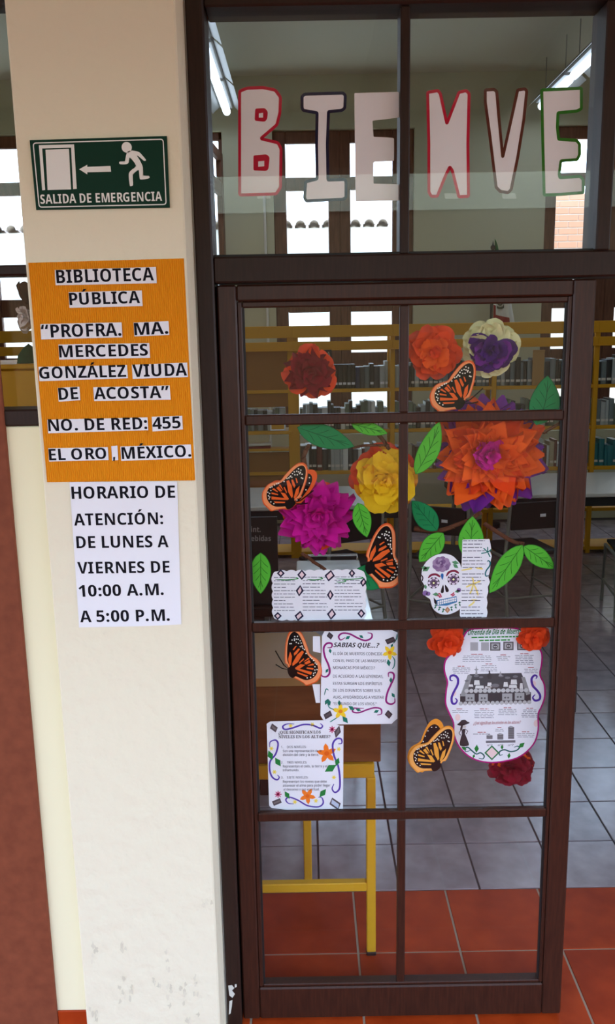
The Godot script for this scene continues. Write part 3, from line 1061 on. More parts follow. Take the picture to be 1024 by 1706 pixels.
# bars of print standing for lines too small to read, broken into words
func word_bars(g: G, x0: float, x1: float, y: float, h: float, z: float, sd: int, slope := 0.0) -> void:
	var r := RandomNumberGenerator.new()
	r.seed = sd
	var x := x0
	while x < x1 - 1.0:
		var w := minf(r.randf_range(3.0, 11.0), x1 - x)
		var yy := y + slope * (x - x0)
		g.poly(pts([x, yy - h / 2, x + w, yy - h / 2 + slope * w, x + w, yy + h / 2 + slope * w, x, yy + h / 2]), z)
		x += w + r.randf_range(1.0, 1.8)
func swirl(g: G, flat: Array, w: float, c: Color, z := 0.0005) -> void:
	g.col = c
	g.stroke(smooth(pts(flat), false, 6), w * 1.3 * PX, z, false, true)
func bloom(g: G, x: float, y: float, r: float, petals: int, turn: float, c: Color, heart: Color, z := 0.0005) -> void:
	g.col = c
	var q := PackedVector2Array()
	for k in petals * 4:
		var a := turn + TAU * k / (petals * 4.0)
		var rr: float = r * [1.0, 0.72, 0.42, 0.72][k % 4]
		q.append(p2(x + cos(a) * rr, y + sin(a) * rr))
	g.poly(q, z)
	g.col = heart
	g.disc(p2(x, y), r * 0.28 * PX, z + 0.0003, 8)
func diamond(g: G, x: float, y: float, w: float, h: float, line: Color, fill: Color, lean := 0.0, z := 0.0005) -> void:
	var q := pts([x + lean, y - h, x + w, y, x - lean, y + h, x - w, y])
	g.col = fill
	g.poly(q, z)
	g.col = line
	g.stroke(q, 3.6 * PX, z + 0.0002, true)
func small_leaf(g: G, x: float, y: float, l: float, a: float, c: Color, z := 0.0006) -> void:
	g.col = c
	var d := Vector2(cos(a), sin(a)) * l * 1.25
	var o := Vector2(-d.y, d.x) * 0.28
	var q := [x, y, x + d.x * 0.5 + o.x, y + d.y * 0.5 + o.y, x + d.x, y + d.y, x + d.x * 0.5 - o.x, y + d.y * 0.5 - o.y]
	g.poly(pts(q), z)
func scallop(flat: Array, amp: float, step: float) -> PackedVector2Array:
	# a cut paper edge with a row of small bows
	var src := []
	for i in range(0, flat.size(), 2):
		src.append(Vector2(flat[i], flat[i + 1]))
	var out := PackedVector2Array()
	for i in src.size():
		var a: Vector2 = src[i]
		var b: Vector2 = src[(i + 1) % src.size()]
		var k := maxi(1, int(round(a.distance_to(b) / step)))
		var nn := Vector2((b - a).y, -(b - a).x).normalized()
		for j in k * 4:
			var u := j / (k * 4.0)
			var p := a.lerp(b, u) + nn * amp * absf(sin(PI * u * k))
			out.append(p2(p.x, p.y))
	return out

func door_decorations() -> void:
	# ---- tissue flowers
	paper_flower(517, 622, [["red_orange", 14, 42, 6, 4, 1], ["maroon", 13, 41, 16, 3, 0], ["maroon", 11, 35, 30, 2, 1], ["maroon", 9, 27, 46, 1, 1], ["maroon", 6, 18, 64, 0, 1]], "dark red tissue flower with orange outer petals, upper left pane", 11)
	paper_flower(726, 589, [["cream", 6, 42, 4, 3, 1, -10, 100], ["red_orange", 13, 42, 8, 4, 1], ["red_orange", 11, 37, 22, 3, 1], ["orange", 9, 30, 38, 2, 1], ["red_orange", 6, 19, 60, 0, 1]], "plain orange tissue flower with a few cream petals, upper right pane", 12)
	paper_flower(825, 583, [["cream", 14, 45, 6, 5, 1], ["cream", 9, 42, 16, 5, 1, 20, 190], ["purple", 10, 40, 22, 3, 1, 150, 390], ["violet", 7, 34, 30, 3, 1, 180, 400], ["purple", 7, 27, 44, 1, 1, 120, 420], ["purple", 5, 17, 62, 0, 1]], "cream and purple tissue flower, upper right pane", 13)
	paper_flower(824, 762, [["violet", 22, 98, 2, 6, 0], ["orange", 26, 92, 6, 6, 0], ["orange", 24, 82, 12, 6, 0], ["red_orange", 22, 72, 20, 6, 0], ["orange", 20, 62, 28, 5, 0], ["orange", 16, 52, 38, 4, 0], ["orange", 12, 42, 48, 4, 0, -60, 130], ["red_orange", 10, 40, 44, 4, 0, 130, 300], ["magenta", 11, 38, 52, 3, 1, 80, 260], ["magenta", 9, 28, 62, 0, 1]], "largest tissue flower, orange with magenta heart and violet tips", 14)
	paper_flower(645, 808, [["red_orange", 14, 57, 4, 5, 1, 40, 205], ["amber", 16, 52, 10, 5, 1], ["yellow", 15, 52, 22, 5, 1], ["yellow", 13, 43, 34, 4, 1], ["yellow", 10, 32, 48, 3, 1], ["yellow", 7, 21, 64, 0, 1]], "yellow tissue flower with orange back petals behind the middle bar", 15, Vector2.ONE, 0.03)
	paper_flower(528, 867, [["red_orange", 11, 54, 2, 4, 1, 70, 300], ["magenta", 19, 65, 6, 5, 0], ["magenta", 17, 60, 16, 5, 0], ["magenta", 15, 51, 28, 4, 0], ["magenta", 12, 42, 40, 3, 0], ["magenta", 9, 31, 52, 2, 1], ["magenta", 6, 20, 66, 0, 1]], "bright magenta tissue flower, left middle pane", 16)
	paper_flower(748, 1076, [["red_orange", 14, 31, 4, 3, 1], ["red_orange", 12, 27, 16, 2, 1], ["red_orange", 10, 22, 34, 1, 1], ["red_orange", 6, 14, 58, 0, 1]], "small red-orange tissue flower at the poster's upper left corner", 17)
	paper_flower(893, 1067, [["red_orange", 13, 27, 4, 3, 1], ["red_orange", 11, 23, 16, 2, 1], ["red_orange", 9, 18, 34, 1, 1], ["red_orange", 6, 12, 58, 0, 1]], "small red-orange tissue flower at the poster's upper right corner", 18)
	paper_flower(857, 1291, [["orange", 10, 40, 2, 4, 1, 10, 170], ["maroon", 15, 40, 6, 4, 1], ["maroon", 13, 34, 18, 3, 1], ["maroon", 10, 27, 36, 2, 1], ["maroon", 6, 16, 58, 0, 1]], "dark red tissue flower with orange upper edge, below the poster", 19, Vector2(1.0, 0.88), 0.045)
	# ---- butterflies
	butterfly(475, 812, 0, 1.0, false, false, true, true, "orange monarch butterfly perched on the magenta flower")
	butterfly(755, 645, -4, 1.04, false, false, false, true, "orange monarch butterfly between the plain orange flower and the largest flower")
	butterfly(643, 929, 42, 1.12, true, false, false, false, "orange monarch butterfly cut by the middle bar, beside the dark green leaf")
	butterfly(504, 1097, 22, 1.0, true, false, false, true, "orange monarch butterfly beside the sheet headed Sabias que")
	butterfly(719, 1249, 2, 0.98, false, true, true, false, "pale amber monarch butterfly lower left of the poster")
	# ---- leaves: base, tip, width
	foam_leaf(495, 712, 590, 744, 38, "dark_green", "dark green foam leaf under the upper left bar, below the dark red flower")
	foam_leaf(585, 706, 645, 722, 22, "light_green", "light green foam leaf right under the upper bar, beside the brown stem")
	foam_leaf(893, 708, 912, 626, 50, "dark_green", "dark green upright foam leaf at the largest flower's upper right", 6.0)
	foam_leaf(692, 790, 732, 702, 34, "light_green", "light green foam leaf left of the largest flower", 4.0)
	foam_leaf(596, 838, 611, 895, 30, "light_green", "light green foam leaf between magenta and yellow flowers")
	foam_leaf(728, 884, 686, 834, 36, "dark_green", "dark green foam leaf above the paper skull, beside the middle bar")
	foam_leaf(434, 921, 434, 989, 34, "light_green", "light green foam leaf at the door's left stile")
	foam_leaf(738, 888, 698, 936, 34, "light_green", "light green foam leaf touching the top of the skull")
	foam_leaf(782, 934, 787, 860, 42, "light_green", "light green foam leaf peeking over the verse strip")
	foam_leaf(870, 908, 815, 988, 36, "light_green", "large light green foam leaf right of the verse strip")
	foam_leaf(872, 910, 924, 947, 30, "light_green", "small light green foam leaf pointing down right at the right stile")
	foam_leaf(588, 955, 649, 970, 42, "dark_green", "dark green foam leaf behind the scalloped three-column sheet")
	# ---- brown twisted paper stems
	twig([612, 706, 632, 726, 648, 748], 8, "brown paper stem running from the upper bar to the yellow flower")
	twig([588, 746, 610, 742, 648, 742], 5, "brown paper stem behind the dark green leaf tip")
	twig([503, 922, 520, 934, 543, 950], 7, "brown paper stem below the magenta flower")
	twig([690, 880, 728, 884, 778, 868, 800, 854], 9, "brown paper stem linking the leaves above the skull")
	twig([806, 872, 850, 900, 872, 906], 8, "brown paper stem joining the two leaves right of the verse strip")
	twig([935, 702, 905, 722], 6, "brown paper stem under the upright dark green leaf")
	twig([508, 776, 506, 760, 514, 742], 9, "brown paper stem above the butterfly on the magenta flower")
	# ---- scalloped three-column sheet
	start(531, 990, DECOR + 0.0006)
	var t := thing("column_sheet", "scalloped white sheet with three columns of small print", "paper sheet", org, "paper sheets on the door glass")
	var g := G.new()
	g.poly(scallop([454, 958, 462, 952, 600, 950, 608, 958, 608, 1028, 600, 1032, 462, 1032, 455, 1026], 2.2, 15), 0.0, 0.0006)
	part("paper_sheet", g, M.paper, t)
	g = G.new()
	g.col = lin(96, 98, 116)
	for cidx in 3:
		var x0: float = [456, 504, 557][cidx]
		var x1: float = [494, 547, 604][cidx]
		for k in 11:
			word_bars(g, x0, x1 - (14 if k % 4 == 3 else 0) - rng.randf() * 6, 962 + k * 5.5 - cidx * 0.4, 1.1, 0.0003, 100 + cidx * 20 + k)
	part("small_print", g, M.print, t)
	g = G.new()
	var green := lin(46, 140, 70)
	for e in [[458, 965, 496], [511, 965, 537], [560, 964, 604], [560, 969, 576]]:
		swirl(g, [e[0], e[1], (e[0] + e[2]) / 2, e[1] + 1, e[2], e[1] - 1, e[2] - 4, e[1] - 3], 1.3, green)
	for e in [[467.5, 955, 5, 5, 0], [502.5, 957.5, 6, 7, 0], [549, 959, 7, 8, 2], [586, 955, 4, 5, 0], [605, 970, 4, 6, 1], [499, 984, 5, 8, 1], [550, 991, 4, 7, 0], [462.5, 1026, 5, 5, 0], [498, 1026, 6, 7, 2], [552, 1023, 6, 8, 1], [601.5, 1022, 5, 6, 0]]:
		diamond(g, e[0], e[1], e[2], e[3], lin(34, 38, 66), lin(240, 212, 216), e[4])
	part("drawing", g, M.print, t)
	# ---- verse strip
	start(792, 963, DECOR + 0.0006)
	t = thing("verse_strip", "narrow white strip of printed verses with wavy right edge beside the skull", "paper sheet", org, "paper sheets on the door glass")
	g = G.new()
	g.poly(smooth_corners(pts([770, 899, 815, 898, 817, 908, 818, 914, 815, 918, 819, 926, 817, 934, 816, 950, 813, 962, 816, 970, 812, 977, 813, 986, 810, 996, 812, 1004, 810, 1012, 812, 1020, 810, 1029, 768, 1029, 765.5, 1026]), 0.002), 0.0, 0.0006)
	part("paper_sheet", g, M.paper, t)
	g = G.new()
	g.col = lin(88, 88, 104)
	for b in 5:
		for k in 4:
			word_bars(g, 771 - b * 0.8, 808 - b + rng.randf_range(-6, 2), 901 + b * 27.6 + k * 5.6, 1.2, 0.0003, 300 + b * 4 + k, -0.005)
	part("small_print", g, M.print, t)
	g = G.new()
	swirl(g, [811, 936, 813, 934, 816, 937, 815, 943, 810, 950, 808, 956, 810, 960, 814, 958], 1.8, lin(20, 110, 116))
	for e in [[812, 920, 805, 913], [812, 920, 812, 911], [812, 920, 801, 922], [812, 920, 816, 928], [812, 920, 818, 915]]:
		swirl(g, [e[0], e[1], (e[0] + e[2]) / 2.0, (e[1] + e[3]) / 2.0, e[2], e[3]], 1.4, lin(20, 120, 112))
	for e in [[788, 972, 786, 962], [788, 972, 776, 978], [788, 972, 782, 990], [788, 972, 796, 992], [788, 972, 800, 968], [792, 946, 804, 948], [768, 950, 786, 947], [780, 1010, 790, 1002], [784, 1000, 794, 1000]]:
		swirl(g, [e[0], e[1], (e[0] + e[2]) / 2.0 + 1, (e[1] + e[3]) / 2.0, e[2], e[3]], 2.2, lin(240, 220, 130), 0.0002)
	part("drawing", g, M.print, t)
	skull()
	sheets()
	poster()

func skull() -> void:
	start(735, 972, DECOR)
	var t := thing("paper_skull", "decorated sugar skull cut from white paper with purple rose on its brow", "paper skull", org)
	var g := G.new()
	g.poly(smooth(pts([701, 962, 703, 947, 711, 934, 724, 925, 740, 922, 754, 926, 764, 936, 769, 950, 771, 968, 771, 985, 767, 995, 770, 1004, 766, 1014, 755, 1021, 742, 1024, 729, 1021, 720, 1012, 716, 998, 708, 993, 704, 986, 707, 976, 703, 969]), true, 4), 0.0, 0.0006)
	part("paper_sheet", g, M.paper, t)
	g = G.new()
	g.col = lin(60, 50, 60)
	g.stroke(smooth(pts([701, 962, 703, 947, 711, 934, 724, 925, 740, 922, 754, 926, 764, 936]), false, 4), 0.0012, 0.0003)
	for e in [[722, 971, 10.5], [755, 965, 10.5]]:
		g.col = lin(36, 26, 40)
		g.disc(p2(e[0], e[1]), e[2] * PX, 0.0003, 18)
		for k in 8:
			var a := TAU * k / 8
			g.col = lin(228, 214, 232)
			g.disc(p2(e[0] + cos(a) * 7.4, e[1] + sin(a) * 7.4), 2.6 * PX, 0.0006, 8)
			g.col = lin(120, 96, 130)
			g.disc(p2(e[0] + cos(a) * 4.6, e[1] + sin(a) * 4.6), 1.9 * PX, 0.0008, 6)
		g.col = lin(244, 240, 190)
		g.disc(p2(e[0], e[1]), 2.0 * PX, 0.0011, 8)
	g.col = lin(34, 30, 36)
	g.poly(smooth(pts([738, 974, 734, 984, 735, 988, 739, 986]), true, 3), 0.0003)
	g.poly(smooth(pts([741, 974, 742, 985, 746, 986, 747, 982]), true, 3), 0.0003)
	part("eye_sockets", g, M.print, t)
	# rose on the brow
	g = G.new()
	for k in 9:
		var a := TAU * k / 9
		g.col = [lin(150, 122, 160), lin(136, 108, 150), lin(164, 138, 172)][k % 3]
		g.disc(p2(735 + cos(a) * 10, 940 + sin(a) * 8), 6 * PX, 0.0004 + k * 0.00003, 9)
	for k in 6:
		var a := TAU * k / 6 + 0.4
		g.col = [lin(172, 148, 180), lin(126, 98, 140)][k % 2]
		g.disc(p2(734 + cos(a) * 5, 938 + sin(a) * 4), 4.4 * PX, 0.0008 + k * 0.00003, 8)
	g.col = lin(96, 70, 112)
	g.stroke(smooth(pts([731, 938, 733, 935, 737, 936, 736, 940, 732, 941]), false, 4), 1.2 * PX, 0.0011)
	part("rose_print", g, M.print, t)
	g = G.new()
	for e in [[716, 944, 12, 2.6], [712, 947, 9, 3.3], [752, 936, 10, 0.2], [754, 940, 9, 0.6], [709, 982, 7, 4.6], [720, 990, 9, 0.0], [757, 986, 8, -0.2]]:
		small_leaf(g, e[0], e[1], e[2], e[3], lin(92, 150, 110))
	swirl(g, [713, 963, 718, 958, 726, 957, 733, 961], 3.0, lin(130, 40, 66))
	swirl(g, [743, 960, 748, 953, 757, 951, 764, 955], 3.0, lin(130, 40, 66))
	g.col = lin(40, 104, 170)
	g.poly(smooth(pts([736, 955, 738.5, 957, 738, 962, 736.5, 966, 734, 960, 734, 957]), true, 3), 0.0006)
	for e in [[708, 988, 5], [713, 989, 4], [764, 983, 4]]:
		g.col = lin(140, 108, 168)
		g.disc(p2(e[0], e[1]), e[2] * PX, 0.0006, 8)
	for e in [[727, 993, 733, 996], [729, 990, 735, 995], [750, 991, 756, 987], [752, 993, 757, 990]]:
		swirl(g, [e[0], e[1], (e[0] + e[2]) / 2.0, e[1] - 1, e[2], e[3]], 1.8, lin(190, 60, 90))
	swirl(g, [701, 957, 704, 962, 703, 968], 1.4, lin(60, 50, 60))
	# mouth with two rows of teeth
	g.col = lin(34, 30, 36)
	g.poly(pts([722, 995, 727, 1001, 727, 1009, 723, 1004]), 0.0005)
	g.col = lin(70, 130, 178)
	g.poly(pts([726, 1000, 742, 997, 760, 993, 761, 1003, 744, 1009, 728, 1009]), 0.0005)
	g.col = lin(242, 242, 244)
	for k in 9:
		var x := 728.5 + k * 3.5
		var y := 1001.2 - k * 0.75
		g.poly(pts([x, y, x + 2.8, y - 0.5, x + 2.8, y + 2.8, x, y + 3.2]), 0.0008)
		g.poly(pts([x, y + 3.8, x + 2.8, y + 3.4, x + 2.6, y + 6.2, x + 0.2, y + 6.6]), 0.0008)
	for k in 6:
		small_leaf(g, 723 + k * 3.2, 1008 + k * 1.6, 4.5, 2.2 if k % 2 else 0.2, lin(50, 120, 96))
		small_leaf(g, 768 - k * 3.4, 1003 + k * 2.0, 4.5, 1.2 if k % 2 else 2.9, lin(50, 120, 96))
	diamond(g, 745, 1016, 3, 4, lin(190, 140, 110), lin(226, 180, 150))
	part("drawing", g, M.print, t)

func sheets() -> void:
	# "Sabias que...?"
	start(598, 1127, DECOR)
	var t := thing("fact_sheet", "white sheet headed Sabias que with purple scrolls and yellow flowers", "paper sheet", org, "paper sheets on the door glass")
	var g := G.new()
	g.poly(pts([540, 1052, 546, 1049.5, 652, 1049.5, 662, 1054, 663, 1196, 656, 1202, 652, 1206, 560, 1207, 538, 1199, 533.5, 1192, 536, 1060]), 0.0, 0.0006)
	part("paper_sheet", g, M.paper, t)
	g = G.new()
	g.poly(pts([521, 1061, 533, 1061, 534, 1089, 521, 1086]), -0.004, 0.0006)
	g.poly(pts([520, 1141, 533, 1141, 533, 1172, 526, 1172]), -0.004, 0.0006)
	part("paper_tab", g, M.paper, t)
	text("SABIAS QUE...?", 555, 1078, 630, 1079, 7.6, "sans_bold", M.ink, t, 0.0005, "heading", 0.25)
	var lines := ["EL DÍA DE MUERTOS COINCIDE", "CON EL PASO DE LAS MARIPOSAS", "MONARCAS POR MÉXICO?", "DE ACUERDO A LAS LEYENDAS,", "ESTAS SURGEN LOS ESPÍRITUS", "DE LOS DIFUNTOS SOBRE SUS", "ALAS, AYUDÁNDOLAS A VISITAR", "“EL MUNDO DE LOS VIVOS.”"]
	var ends := [636, 643, 624, 638, 636, 633, 639, 627]
	var ys := [1091, 1102.8, 1114.5, 1128.7, 1140.6, 1152.3, 1163.5, 1174.5]
	for k in 8:
		text(lines[k], 554.5, ys[k], ends[k], ys[k] + 0.5, 4.4, "sans", M.grey_ink, t, 0.0005, "lettering", 0.0, 20)
	g = G.new()
	var pur := lin(150, 36, 120)
	swirl(g, [575, 1062, 567, 1066, 564, 1060, 570, 1055, 582, 1056, 596, 1063, 608, 1067, 618, 1063, 619, 1056, 612, 1054], 2.4, pur)
	swirl(g, [545, 1079, 552, 1078, 552, 1072, 544, 1072, 539, 1080, 541, 1094, 547, 1108, 549, 1120, 544, 1127, 536, 1126, 535, 1119], 2.6, pur)
	swirl(g, [647, 1128, 647, 1121, 654, 1121, 656, 1128, 651, 1140, 645, 1154, 643, 1168, 650, 1173, 657, 1170, 657, 1163], 2.6, pur)
	swirl(g, [606, 1180, 598, 1180, 588, 1180, 588, 1186, 598, 1187, 612, 1182, 624, 1179, 634, 1181, 635, 1189, 628, 1191], 2.2, pur)
	for e in [[549, 1080, 7, 1.4], [575, 1065, 8, -0.6], [598, 1058, 7, 0.6], [542, 1121, 7, -1.0], [651, 1128, 8, 1.6], [652, 1154, 8, 1.0], [592, 1181, 8, 0.3], [622, 1187, 8, -0.4], [546, 1164, 10, 1.3], [546, 1164, 9, 2.0], [565, 1176, 8, -1.6], [570, 1193, 12, 0.9], [580, 1176, 10, 0.6], [646, 1098, 10, 1.4], [654, 1072, 6, 2.0]]:
		small_leaf(g, e[0], e[1], e[2], e[3], lin(24, 120, 104))
	swirl(g, [653, 1093, 657, 1100, 656, 1110, 653, 1114], 1.5, lin(30, 130, 120))
	swirl(g, [661, 1056, 660, 1064, 655, 1072], 1.5, lin(30, 130, 120))
	swirl(g, [545, 1168, 548, 1178, 556, 1182], 1.4, lin(30, 130, 120))
	swirl(g, [540, 1158, 543, 1148, 547, 1150], 1.4, lin(30, 130, 120))
	swirl(g, [549, 1203, 554, 1200, 562, 1195], 1.4, lin(30, 130, 120))
	bloom(g, 649, 1087, 13, 5, 0.3, lin(250, 214, 60), lin(240, 150, 40))
	bloom(g, 567, 1185, 14, 5, 0.9, lin(250, 210, 50), lin(236, 140, 40))
	for e in [[549.5, 1059, 4, 5, -1.5], [650, 1067, 8, 5, 5], [546, 1191, 6, 6, 4], [647, 1190, 5, 6, -1]]:
		diamond(g, e[0], e[1], e[2], e[3], lin(70, 64, 72), lin(90, 80, 84) if e[0] < 648 or e[1] < 1100 else lin(180, 186, 200), e[4])
	part("drawing", g, M.print, t)
	# "¿Que significan los niveles en los altares?"
	start(508, 1277, DECOR + 0.0008)
	t = thing("levels_sheet", "white sheet headed Que significan los niveles with blue-violet scrolls and orange flowers", "paper sheet", org, "paper sheets on the door glass")
	g = G.new()
	g.poly(pts([444, 1206, 450, 1202, 540, 1200, 566, 1209, 572, 1209, 571, 1351, 560, 1352, 476, 1349, 452, 1346, 448, 1342]), 0.0, 0.0006)
	part("paper_sheet", g, M.paper, t)
	text("¿QUE SIGNIFICAN LOS", 463.5, 1222.5, 534, 1222, 5.0, "serif_bold", M.ink, t, 0.0005, "heading", 0.0, 24)
	text("NIVELES EN LOS ALTARES?", 464, 1229.8, 550, 1229.4, 4.8, "serif_bold", M.ink, t, 0.0005, "heading", 0.0, 24)
	for e in [["1.    DOS NIVELES:", 468, 1246.3, 510, 3.6], ["Son una representación de la", 471, 1253, 535, 4.0], ["división del cielo y la tierra.", 471, 1259.5, 531, 4.0], ["2.    TRES NIVELES:", 468, 1272, 511, 3.6], ["Representan el cielo, la tierra y el", 471, 1278.5, 545, 4.0], ["inframundo.", 471, 1285, 498, 4.0], ["3.    SIETE NIVELES:", 468, 1297, 513, 3.6], ["Representan los niveles que debe", 471, 1304, 544, 4.0], ["atravesar el alma para poder llegar", 471, 1310.5, 550, 4.0], ["al descanso o paz espiritual.", 472, 1317, 532, 4.0]]:
		text(e[0], e[1], e[2], e[3], e[2] - 0.3, e[4], "sans", M.grey_ink, t, 0.0005, "lettering", 0.0, 20)
	g = G.new()
	var blu := lin(88, 64, 168)
	swirl(g, [490, 1206, 478, 1206, 471, 1210, 474, 1215, 486, 1213, 505, 1207, 520, 1208, 533, 1213, 537, 1209, 533, 1205], 2.4, blu)
	swirl(g, [449, 1245, 450, 1236, 459, 1233, 463, 1240, 459, 1256, 450, 1268, 449, 1282, 453, 1294, 461, 1299, 465, 1295, 462, 1291], 2.4, blu)
	swirl(g, [563, 1239, 569, 1238, 568, 1231, 560, 1231, 554, 1240, 556, 1258, 563, 1276, 566, 1298, 565, 1314, 558, 1320, 553, 1314, 556, 1306], 2.6, blu)
	swirl(g, [489, 1339, 480, 1338, 476, 1332, 482, 1328, 496, 1333, 512, 1342, 530, 1344, 538, 1338, 536, 1329, 530, 1328], 2.2, blu)
	for e in [[447, 1250, 14, 1.2], [458, 1262, 14, 1.0], [564, 1262, 12, 1.9], [560, 1274, 18, 2.6], [474, 1318, 12, 1.0], [532, 1328, 14, -0.9]]:
		small_leaf(g, e[0], e[1], e[2], e[3], lin(28, 130, 62))
	bloom(g, 544, 1255, 17, 5, -1.7, lin(246, 126, 40), lin(232, 100, 24))
	bloom(g, 512, 1326, 14, 5, 0.2, lin(246, 132, 46), lin(236, 110, 30))
	for e in [[484, 1209], [520, 1207], [452, 1247], [457, 1286], [491, 1336], [526, 1334], [564, 1248], [556, 1295]]:
		bloom(g, e[0], e[1], 4, 6, 0, lin(246, 224, 90), lin(240, 206, 70))
	for e in [[553, 1215], [463, 1323]]:
		for k in 4:
			var a := PI * k / 4
			swirl(g, [e[0] - cos(a) * 6, e[1] - sin(a) * 6, e[0], e[1], e[0] + cos(a) * 6, e[1] + sin(a) * 6], 1.5, lin(200, 50, 110))
	for e in [[456, 1212.5, 5, 6, -3], [562, 1219, 4, 9, 3], [461, 1336, 7, 5, 5], [558, 1339, 8, 9, -5]]:
		diamond(g, e[0], e[1], e[2], e[3], lin(84, 78, 84), lin(120, 112, 112) if e[0] < 500 or e[1] < 1300 else lin(190, 200, 222), e[4])
	part("drawing", g, M.print, t)

func poster() -> void:
	start(822, 1157, DECOR - 0.041)
	var t := thing("offering_poster", "large white curved poster about the offering table, edged in magenta", "poster", org)
	var g := G.new()
	var out := smooth(pts([780, 1050, 800, 1047, 850, 1046, 872, 1052, 888, 1070, 901, 1086, 902, 1104, 899, 1124, 906, 1140, 907, 1160, 902, 1176, 896, 1190, 896, 1216, 888, 1240, 866, 1260, 840, 1268, 812, 1270, 786, 1263, 766, 1246, 756, 1224, 755, 1204, 748, 1188, 742, 1172, 743, 1150, 745, 1136, 740, 1118, 742, 1100, 756, 1084, 770, 1064]), true, 4)
	g.poly(out, 0.0, 0.0006)
	part("paper_sheet", g, M.paper, t)
	g = G.new()
	g.col = lin(176, 26, 120)
	g.stroke(out, 2.8 * PX, 0.0003, true)
	part("magenta_edge", g, M.print, t)
	text("Ofrenda de Día de Muertos", 778, 1058, 871, 1055.5, 8.5, "sans_bold", M.green_ink, t, 0.0005, "heading", 0.28, 28)
	g = G.new()
	g.col = lin(40, 150, 60)
	word_bars(g, 785, 865, 1062, 2.2, 0.0004, 801, -0.02)
	word_bars(g, 798, 849, 1067, 2.2, 0.0004, 802, -0.02)
	g.col = lin(176, 176, 180)
	for e in [[783, 1070, 13], [801, 1070, 13]]:
		g.poly(pts([e[0], e[1], e[0] + 13, e[1], e[0] + 13, e[1] + 14, e[0], e[1] + 14]), 0.0003)
	for e in [[816, 1070], [838, 1069], [861, 1069]]:
		g.col = lin(92, 92, 96)
		g.poly(pts([e[0], e[1], e[0] + 17, e[1], e[0] + 17, e[1] + 14, e[0], e[1] + 14]), 0.0003)
		g.col = lin(178, 178, 180)
		g.poly(pts([e[0] + 2, e[1] + 2, e[0] + 15, e[1] + 2, e[0] + 15, e[1] + 12, e[0] + 2, e[1] + 12]), 0.0005)
		g.col = lin(90, 90, 94)
		g.disc(p2(e[0] + 8.5, e[1] + 7), 4.6 * PX, 0.0007, 8)
		g.col = lin(210, 210, 210)
		g.disc(p2(e[0] + 7, e[1] + 7), 1.4 * PX, 0.0009, 6)
		g.disc(p2(e[0] + 10, e[1] + 7), 1.4 * PX, 0.0009, 6)
	part("papel_picado", g, M.print, t)
	# blocks of small print with red headings
	g = G.new()
	var sd := 900
	for e in [[770, 1090, 48, 5], [826, 1091, 24, 4], [856, 1089, 34, 7], [800, 1106, 28, 5], [753, 1110, 30, 5], [872, 1112, 24, 4], [751, 1181, 30, 3], [788, 1181, 36, 6], [829, 1179, 32, 5], [868, 1180, 28, 6], [785, 1220, 34, 2], [823, 1212, 17, 3], [860, 1219, 30, 4]]:
		for k in e[3]:
			g.col = lin(176, 70, 74) if k == 0 else lin(140, 142, 152)
			var inset: float = e[2] * 0.3 if k == 0 else rng.randf() * 3.0
			word_bars(g, e[0] + inset, e[0] + e[2] - inset, e[1] + k * 2.9, 1.0 if k else 1.2, 0.0003, sd)
			sd += 1
	part("small_print", g, M.print, t)
	text("¿Qué significan los niveles en los altares?", 788, 1207, 866, 1205.5, 4.8, "serif", M.red_ink, t, 0.0005, "lettering", 0.25, 20)
	# the laid offering table
	g = G.new()
	g.col = lin(78, 80, 84)
	g.poly(pts([782, 1123, 868, 1121, 884, 1158, 766, 1162]), 0.0003)
	g.col = lin(150, 152, 154)
	g.poly(pts([779, 1124, 786, 1126, 776, 1160, 766, 1160]), 0.0005)
	g.poly(pts([868, 1128, 874, 1128, 883, 1156, 876, 1158]), 0.0005)
	g.col = lin(196, 198, 200)
	for k in 14:
		g.disc(p2(777 + k * 7.6, 1151 - k * 0.1), 4.2 * PX, 0.0007, 8)
	g.col = lin(64, 66, 70)
	g.poly(pts([766, 1156, 884, 1153, 884, 1171, 766, 1173]), 0.0004)
	for e in [[775, 1156, 15], [797, 1156, 15], [836, 1155, 17], [857, 1154, 16]]:
		g.col = lin(168, 170, 172)
		g.poly(pts([e[0], e[1], e[0] + e[2], e[1], e[0] + e[2], e[1] + 12, e[0], e[1] + 12]), 0.0006)
		g.col = lin(96, 98, 102)
		g.disc(p2(e[0] + 5, e[1] + 7), 2.0 * PX, 0.0008, 6)
		g.disc(p2(e[0] + 10, e[1] + 7), 2.0 * PX, 0.0008, 6)
	g.col = lin(188, 190, 192)
	for k in 16:
		g.disc(p2(767 + k * 7.6, 1172 - k * 0.15), 4.0 * PX, 0.0008, 8)
	for e in [[790, 1133, 8, 8], [792, 1142, 13, 5], [808, 1143, 8, 4], [812, 1137, 6, 8], [839, 1136, 6, 8], [851, 1132, 9, 8], [848, 1141, 12, 5], [866, 1138, 4, 9], [781, 1140, 6, 4]]:
		g.col = lin(222, 224, 224)
		g.poly(pts([e[0], e[1], e[0] + e[2], e[1], e[0] + e[2] + 1, e[1] + e[3], e[0] - 1, e[1] + e[3]]), 0.0007)
	for e in [[793, 1126, 5], [801, 1128, 4], [834, 1126, 5], [824, 1142, 8], [845, 1129, 5], [858, 1127, 5], [777, 1134, 4]]:
		g.col = lin(120, 122, 126)
		g.disc(p2(e[0], e[1]), e[2] * PX, 0.0008, 8, 0.5)
	g.col = lin(70, 72, 76)
	g.poly(pts([812, 1131, 811, 1124, 814, 1121, 813, 1117, 816, 1117, 816, 1121, 819, 1124, 818, 1131]), 0.0009)
	g.col = lin(160, 162, 166)
	g.poly(pts([791, 1124, 792, 1117, 789, 1115, 792, 1114, 793, 1108, 794, 1114, 797, 1115, 794, 1117, 795, 1124]), 0.0009)
